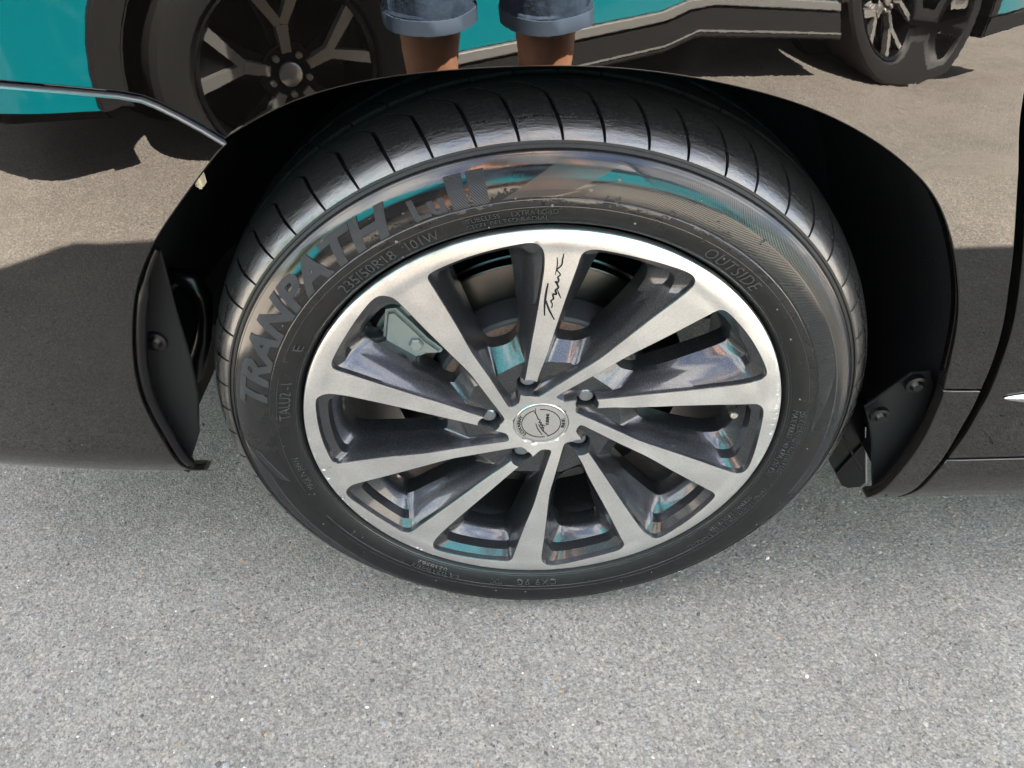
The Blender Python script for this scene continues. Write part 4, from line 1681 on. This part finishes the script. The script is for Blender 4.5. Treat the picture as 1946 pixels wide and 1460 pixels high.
# ------------------------------------------------------------------ teal car behind the photographer (seen mirrored)
def build_teal():
    t = empty('teal_car', TEAL_LOC, rotz=TEAL_ROT)
    tag(t, 'teal car with grey lower cladding, mirrored in the black fender', 'car')
    # local: x along the car, y=0 its side facing the van (outward = +y), z up
    def arc(cx, r, a0, a1, n_=14):
        return [(cx + r * math.cos(R_(a0 + (a1 - a0) * i / n_)), .315 + r * math.sin(R_(a0 + (a1 - a0) * i / n_))) for i in range(n_ + 1)]
    WB = 2.74
    r1 = .385
    z0 = .290

    def YT(x, z):
        return 2.6 * max(-.50 - x, 0) ** 2 + .5 * max(x - WB - .5, 0) ** 2 + .16 * max(z - .62, 0) ** 2 + .012 * math.cos((z - .62) * 7)
    a0_ = math.degrees(math.asin((z0 - .315) / r1))
    P = [(-.78, .30), (-.79, .60), (-.76, .80), (-.62, .92), (-.1, 1.01), (.35, 1.06), (.62, 1.08), (WB + .55, 1.12), (WB + .80, 1.0), (WB + .82, .60), (WB + .78, z0)]
    P += arc(WB, r1, a0_, 180 - a0_)
    P += arc(0, r1, a0_, 180 - a0_)
    o = panel('body_side', P, YT, M_teal, t, step=.04, grid=.06, lip=.05, bev=.004)
    o.location = (0, 0, 0)
    o.scale = (1, -1, 1)
    Pb = [(-.62, .30), (-.66, .80), (-.5, .90), (.62, 1.06), (WB + .5, 1.10), (WB + .7, .98), (WB + .7, .35)]
    Pb += arc(WB, r1 + .01, 0, 180) + arc(0, r1 + .01, 0, 180)
    bm = bmesh.new()
    extrude_poly(bm, Pb, -1.8, -.16, .03)
    obj('body', bm_mesh('body', bm, angle=40), M_teal, t)
    bm = bmesh.new()
    extrude_poly(bm, [(.55, 1.07), (1.1, 1.52), (1.5, 1.58), (2.7, 1.55), (3.35, 1.12)], -1.65, -.15, .05)
    obj('greenhouse', bm_mesh('greenhouse', bm, angle=40), M_glass, t)
    bm = bmesh.new()
    extrude_poly(bm, [(.98, 1.525), (1.5, 1.60), (2.7, 1.57), (2.85, 1.50), (2.7, 1.53), (1.5, 1.555)], -1.6, -.2, .01)
    obj('roof', bm_mesh('roof', bm, angle=40), M_teal, t)
    # cladding round the arches and along the sill
    for cx in (0, WB):
        P = arc(cx, .415, -4, 184, 26) + arc(cx, .352, 184, -4, 26)
        bm = bmesh.new()
        extrude_poly(bm, P, -.25, .022, .006)
        obj('arch_cladding', bm_mesh('arch_cladding', bm), M_clad, t)
        bm = bmesh.new()
        extrude_poly(bm, arc(cx, .375, 0, 359, 30), -.32, -.26)
        obj('arch_liner', bm_mesh('arch_liner', bm), M_under, t)
    bm = bmesh.new()
    extrude_poly(bm, [(.39, .165), (WB - .39, .165), (WB - .39, z0 - .030), (.39, z0 - .030)], -1.78, .010, .008)
    extrude_poly(bm, [(-.66, .19), (-.40, .19), (-.40, .286), (-.66, .286)], -1.7, -.10, .008)
    extrude_poly(bm, [(WB + .39, .20), (WB + .76, .22), (WB + .76, z0 - .004), (WB + .40, z0 - .004)], -1.7, .002, .008)
    extrude_poly(bm, [(-.40, .19), (WB + .4, .19), (WB + .4, .30), (-.4, .30)], -1.5, -.3, .008)
    obj('side_cladding', bm_mesh('side_cladding', bm), M_clad, t)
    bm = bmesh.new()
    extrude_poly(bm, [(.40, z0 - .029), (WB - .40, z0 - .029), (WB - .40, z0 - .001), (.40, z0 - .001)], -.02, .016, .003)
    obj('side_strip', bm_mesh('side_strip', bm), M_stripe, t)
    bm = bmesh.new()
    extrude_poly(bm, [(.40, .185), (WB - .40, .185), (WB - .40, .190), (.40, .190)], -.02, .0125)
    obj('sill_line', bm_mesh('sill_line', bm), M_stripe, t)
    bm = bmesh.new()
    extrude_poly(bm, [(-.60, .70), (-.58, .82), (-.42, .88), (-.46, .80)], -.30, -.02, .01)
    obj('headlight', bm_mesh('headlight', bm), M_lamp, t)
    # door shut lines
    for x in (.62, 1.72):
        bm = bmesh.new()
        extrude_poly(bm, [(x, .36), (x + .006, .36), (x + .006, 1.05), (x, 1.05)], -.01, .0012)
        obj('door_gap', bm_mesh('door_gap', bm), M_under, t)
    # wheels
    tyre_p = [(.235, -.20), (.25, -.215), (.30, -.222), (.335, -.21), (.345, -.19), (.346, -.04), (.340, -.018), (.325, -.004), (.29, .004), (.255, 0), (.245, -.010), (.238, -.02)]
    tm = lathe('tyre', tyre_p, 72, angle=30)
    tm.materials.append(M_clad)
    rp = [(.238, -.022), (.243, -.006), (.238, -.002), (.228, -.012), (.222, -.06), (.215, -.17), (.10, -.175), (.02, -.175)]
    rm = lathe('rim', rp, 72, angle=30)
    rm.materials.append(M_wblack)
    bm = bmesh.new()
    for q in range(5):
        a = R_(90 + 72 * q)
        for sgn_ in (-1, 1):
            # each spoke is a fork: root near the hub, two tines reaching the rim
            r0, r1_ = .055, .150
            pts = [(r0 * math.cos(a), r0 * math.sin(a)), (.12 * math.cos(a + sgn_ * .035), .12 * math.sin(a + sgn_ * .035)), (.236 * math.cos(a + sgn_ * .30), .236 * math.sin(a + sgn_ * .30))]
            for i in range(2):
                p, q2 = Vector(pts[i]), Vector(pts[i + 1])
                d = (q2 - p).normalized()
                nn_ = Vector((-d.y, d.x))
                w0, w1 = (.012, .011) if i == 0 else (.011, .015)
                quad = [p - nn_ * w0, q2 - nn_ * w1, q2 + nn_ * w1, p + nn_ * w0]
                extrude_poly(bm, [(v.x, v.y) for v in quad], -.04, -.012 - .004 * i)
    sm = bm_mesh('spokes', bm, False)
    sm.materials.append(M_silver)
    bm = bmesh.new()
    for q in range(5):
        a = R_(90 + 72 * q)
        extrude_poly(bm, [(r * math.cos(a + s), r * math.sin(a + s)) for r, s in ((.03, -.6), (.235, -.30), (.235, .30), (.03, .6))], -.060, -.042)
    extrude_poly(bm, [(.075 * math.cos(i * PI / 12), .075 * math.sin(i * PI / 12)) for i in range(24)], -.06, -.022, .003)
    bk_ = bm_mesh('spoke_backing', bm, False)
    bk_.materials.append(M_wblack)
    cm = lathe('hub_cap', [(0, -.008), (.024, -.008), (.030, -.012), (.031, -.03)], 32, angle=40)
    cm.materials.append(M_silver)
    lm = lathe('lug_nut', [(0, -.012), (.007, -.012), (.009, -.015), (.009, -.03)], 12, angle=40)
    lm.materials.append(M_silver)
    for cx, cy, rz in ((0, 0.0, 0), (WB, 0.0, 0), (0, -1.8, PI), (WB, -1.8, PI)):
        wv_ = empty('wheel', (cx, cy, .306), t)
        wv_.scale = (.885, .885, .885)
        wv_.rotation_euler = (0, 0.35 * (cx > 0), rz)
        for nm_, me in (('tyre', tm), ('rim', rm), ('spokes', sm), ('spoke_backing', bk_), ('hub_cap', cm)):
            o = bpy.data.objects.new(nm_, me)
            link(o, wv_)
        for q in range(5):
            a = R_(126 + 72 * q)
            o = bpy.data.objects.new('lug_nut', lm)
            link(o, wv_)
            o.location = (.052 * math.cos(a), 0, .052 * math.sin(a))
    return t


# the lathe / prism helpers make the outside look to -Y; the teal car is turned so that side faces +Y
TEAL_LOC, TEAL_ROT = (-.515, -1.24, 0), R_(-31.3)
build_teal()

# ------------------------------------------------------------------ the photographer (mirrored in the fender) and the phone
def skin_mesh(name, verts, edges, radii, root=0, sub=2):
    me = bpy.data.meshes.new(name)
    me.from_pydata(verts, edges, [])
    o = bpy.data.objects.new(name, me)
    col.objects.link(o)
    sk = o.modifiers.new('skin', 'SKIN')
    sk.use_smooth_shade = True
    if not me.skin_vertices:
        me.attributes.new('skin', 'FLOAT', 'POINT')
    lay = me.skin_vertices[0].data
    for i, r in enumerate(radii):
        rr = r if isinstance(r, tuple) else (r, r)
        lay[i].radius = rr
        lay[i].use_root = (i == root)
    sb = o.modifiers.new('sub', 'SUBSURF')
    sb.levels = sub
    dg = bpy.context.evaluated_depsgraph_get()
    dg.update()
    out = bpy.data.meshes.new_from_object(o.evaluated_get(dg))
    bpy.data.objects.remove(o)
    out.shade_smooth()
    return out


def loft(name, secs, seg=28, cap=False, wob=0.0, seed=1):
    """secs = [(cx, cy, cz, rx, ry)] stacked horizontal ellipses"""
    rg = random.Random(seed)
    ph = [rg.uniform(0, 6.28) for _ in range(6)]
    V, F = [], []
    for k, (cx, cy, cz, rx, ry) in enumerate(secs):
        for i in range(seg):
            a = 2 * PI * i / seg
            w_ = 1 + wob * (math.sin(3 * a + ph[0] + k * .7) + .6 * math.sin(5 * a + ph[1] - k * .5))
            V.append((cx + rx * w_ * math.cos(a), cy + ry * w_ * math.sin(a), cz + wob * .05 * math.sin(2 * a + ph[2])))
    n_ = len(secs)
    for k in range(n_ - 1):
        for i in range(seg):
            j = (i + 1) % seg
            F.append((k * seg + i, k * seg + j, (k + 1) * seg + j, (k + 1) * seg + i))
    if cap:
        F.append(tuple(range(seg))[::-1])
        F.append(tuple((n_ - 1) * seg + i for i in range(seg)))
    return mesh_py(name, V, F, True, 60)


def build_person():
    px, py = -.055, -.90
    t = empty('person', (px, py, 0))
    tag(t, 'person in blue denim shorts, bare knees, mirrored in the fender above the tyre', 'person')
    V, E, Rd = [], [], []
    DY = -.95 - py

    def add(p, r, parent=None):
        V.append(p)
        Rd.append(r)
        i = len(V) - 1
        if parent is not None:
            E.append((parent, i))
        return i
    pel = add((0, 0, .96), (.12, .10))
    ab = add((0, .01, 1.12), (.125, .10), pel)
    ch = add((0, 0, 1.30), (.145, .105), ab)
    nb = add((0, -.01, 1.44), (.085, .075), ch)
    nk = add((0, .01, 1.51), .052, nb)
    hd = add((0, .045, 1.60), (.072, .085), nk)
    add((0, .055, 1.70), (.066, .080), hd)
    for s in (-1, 1):
        hip = add((s * .085, 0, .88), (.088, .09), pel)
        th = add((s * .092, .008, .68), .073, hip)
        kn = add((s * .106, .016, .475), (.056, .058), th)
        b = add((s * .107, .002, .42), (.050, .051), kn)
        cf = add((s * .098, -.018, .33), (.052, .055), b)
        an = add((s * .10, -.02, .11), .034, cf)
        ft = add((s * .105, .0, .05), .036, an)
        add((s * .115, .11, .035), (.036, .024), ft)
        sh = add((s * .165, -.01, 1.40), .058, nb)
        el = add((s * .235, .03, 1.13), .043, sh)
        # hands meet the two short ends of the phone
        ex = .021 - px + s * .086
        wr = add((ex + s * .030 - .0, .300+DY, .925), .027, el)
        pm = add((ex + s * .022, .355+DY, .905), (.030, .016), wr)
        for q in range(4):
            fz = .026 - q * .017
            f1 = add((ex + s * .010, .395+DY - abs(q - 1) * .003, .900 + fz * .7), .0088, pm)
            f2 = add((ex - s * .010, .412+DY, .897 + fz), .0080, f1)
            add((ex - s * (.026 - q * .003), .416+DY, .893 + fz), .0070, f2)
        h1 = add((ex + s * .004, .350+DY, .93), .0105, pm)
        add((ex - s * .022, .362+DY, .925), .0088, h1)
    me = skin_mesh('body', V, E, Rd)
    obj('body', me, M_skin, t)
    # clothes
    for s, sd_ in ((-1, 3), (1, 8)):
        secs = [(s * .105, .010, .515, .079, .084), (s * .105, .010, .518, .083, .088), (s * .105, .009, .540, .084, .089), (s * .104, .008, .543, .080, .085), (s * .100, .004, .62, .086, .093), (s * .090, .0, .74, .093, .102), (s * .078, -.003, .86, .096, .112), (s * .055, -.004, .93, .098, .116)]
        obj('shorts_leg', loft('shorts_leg', secs, wob=.030, seed=sd_), M_denim, t)
        obj('shorts_hem', loft('shorts_hem', [(s * .105, .010, .5135, .0815, .0865), (s * .105, .010, .514, .0845, .0895), (s * .105, .0095, .537, .0850, .0900), (s * .105, .0095, .5385, .0815, .0865)], wob=.030, seed=sd_), M_hem, t)
        obj('shoe', loft('shoe', [(s * .11, .03, .0, .050, .135), (s * .11, .03, .03, .050, .135), (s * .108, .025, .06, .046, .12), (s * .103, -.01, .085, .040, .07), (s * .10, -.02, .10, .038, .045)], cap=True), M_shoe, t)
    obj('shorts_seat', loft('shorts_seat', [(0, -.004, .80, .15, .10), (0, -.004, .90, .172, .122), (0, -.002, 1.0, .165, .118), (0, 0, 1.04, .158, .112)], wob=.01), M_denim, t)
    obj('t_shirt', loft('t_shirt', [(0, 0, .96, .172, .128), (0, .004, 1.1, .166, .122), (0, 0, 1.25, .178, .125), (0, -.008, 1.36, .182, .115), (0, -.01, 1.43, .150, .095), (0, -.008, 1.47, .075, .070)], wob=.018, seed=5), M_shirt, t)
    for s in (-1, 1):
        me = skin_mesh('sleeve', [(s * .14, -.01, 1.405), (s * .178, .006, 1.35), (s * .196, .036, 1.25)], [(0, 1), (1, 2)], [.072, .066, .062], sub=1)
        obj('sleeve', me, M_shirt, t)
    hair = loft('hair', [(0, .035, 1.60, .079, .088), (0, .035, 1.66, .084, .095), (0, .035, 1.73, .082, .094), (0, .038, 1.775, .062, .072), (0, .04, 1.795, .03, .035)], cap=True, wob=.03)
    for v in hair.vertices:      # keep the face clear of it
        if v.co.y > .09 and v.co.z < 1.735:
            v.co.y = .06
    obj('hair', hair, M_hair, t)
    for s in (-1, 1):
        bm = bmesh.new()
        r = bmesh.ops.create_uvsphere(bm, u_segments=12, v_segments=8, radius=.012)
        for v in r['verts']:
            v.co += Vector((s * .03, .122, 1.655))
        obj('eye', bm_mesh('eye', bm), M_eye, t)
    bm = bmesh.new()
    r = bmesh.ops.create_cone(bm, segments=12, radius1=.016, radius2=.006, depth=.045, cap_ends=True)
    for v in r['verts']:
        v.co = Vector((v.co.x, .138 - v.co.z * .35, 1.63 + v.co.z))
    obj('nose', bm_mesh('nose', bm), M_skin, t)
    for s in (-1, 1):
        bm = bmesh.new()
        r = bmesh.ops.create_uvsphere(bm, u_segments=10, v_segments=8, radius=.028)
        for v in r['verts']:
            v.co = Vector((s * .078 + v.co.x * .35, .045 + v.co.y * .6, 1.64 + v.co.z))
        obj('ear', bm_mesh('ear', bm), M_skin, t)
    bm = bmesh.new()
    r = bmesh.ops.create_uvsphere(bm, u_segments=12, v_segments=8, radius=.024)
    for v in r['verts']:
        v.co = Vector((v.co.x, .125 + v.co.y * .3, 1.59 + v.co.z * .28))
    obj('mouth', bm_mesh('mouth', bm), M_skin, t)
    return t


build_person()

# phone: just behind the lens
bm = bmesh.new()
box_bm(bm, -.075, .075, -.036, .036, -.0085, 0, .004)
ph = obj('phone', bm_mesh('phone', bm), mat('phone_glass', (.01, .01, .012), .08, spec=.5))
tag(ph, 'dark phone held level in both hands by the person in denim shorts', 'phone')
mw = Matrix.Rotation(-0.0207, 4, 'Z') @ Matrix.Rotation(PI / 2 - .7298, 4, 'X')
ph.matrix_world = Matrix.Translation(cam.location) @ mw @ Matrix.Translation((.063, -.022, .014))
bm = bmesh.new()
bmesh.ops.create_cone(bm, segments=24, radius1=.007, radius2=.007, depth=.002, cap_ends=True)
lens = obj('lens', bm_mesh('lens', bm), M_glass, ph)
lens.location = (-.063, .012, -.0098)

# hedge beyond the teal car (only its colour is seen, mirrored in the wet rubber)
def hedge(name, loc, size, nleaf, seed, label):
    rg = np.random.default_rng(seed)
    sx_, sy_, sz_ = size
    P = rg.uniform(-1, 1, (nleaf, 3))
    d = np.abs(P).max(1, keepdims=True)
    P = P / d * rg.uniform(.82, 1.04, (nleaf, 1))
    P = P * np.array([sx_ / 2, sy_ / 2, sz_ / 2]) + np.array([0, 0, sz_ / 2])
    P[:, 2] = np.maximum(P[:, 2], .02)
    u = rg.normal(size=(nleaf, 3))
    u /= np.linalg.norm(u, axis=1, keepdims=True)
    v = np.cross(u, rg.normal(size=(nleaf, 3)))
    v /= np.linalg.norm(v, axis=1, keepdims=True)
    s = rg.uniform(.05, .10, (nleaf, 1))
    Q = np.stack([P - u * s, P - v * s * .5, P + u * s, P + v * s * .5], 1).reshape(-1, 3)
    me = mesh_py(name, Q, np.arange(nleaf * 4).reshape(-1, 4), False)
    o = obj(name, me, M_leaf)
    o.location = loc
    tag(o, label, 'hedge')
    bm = bmesh.new()
    box_bm(bm, -sx_ / 2 * .84, sx_ / 2 * .84, -sy_ / 2 * .8, sy_ / 2 * .8, 0, sz_ * .88)
    obj('inner_twigs', bm_mesh('inner_twigs', bm), mat('twigs', (.02, .025, .012), .9), o)


hedge('hedge', (-5.2, -6.8, 0), (9, 1.6, 2.6), 16000, 2, 'leafy green hedge beyond the teal car, mirrored in the tyre shoulder')
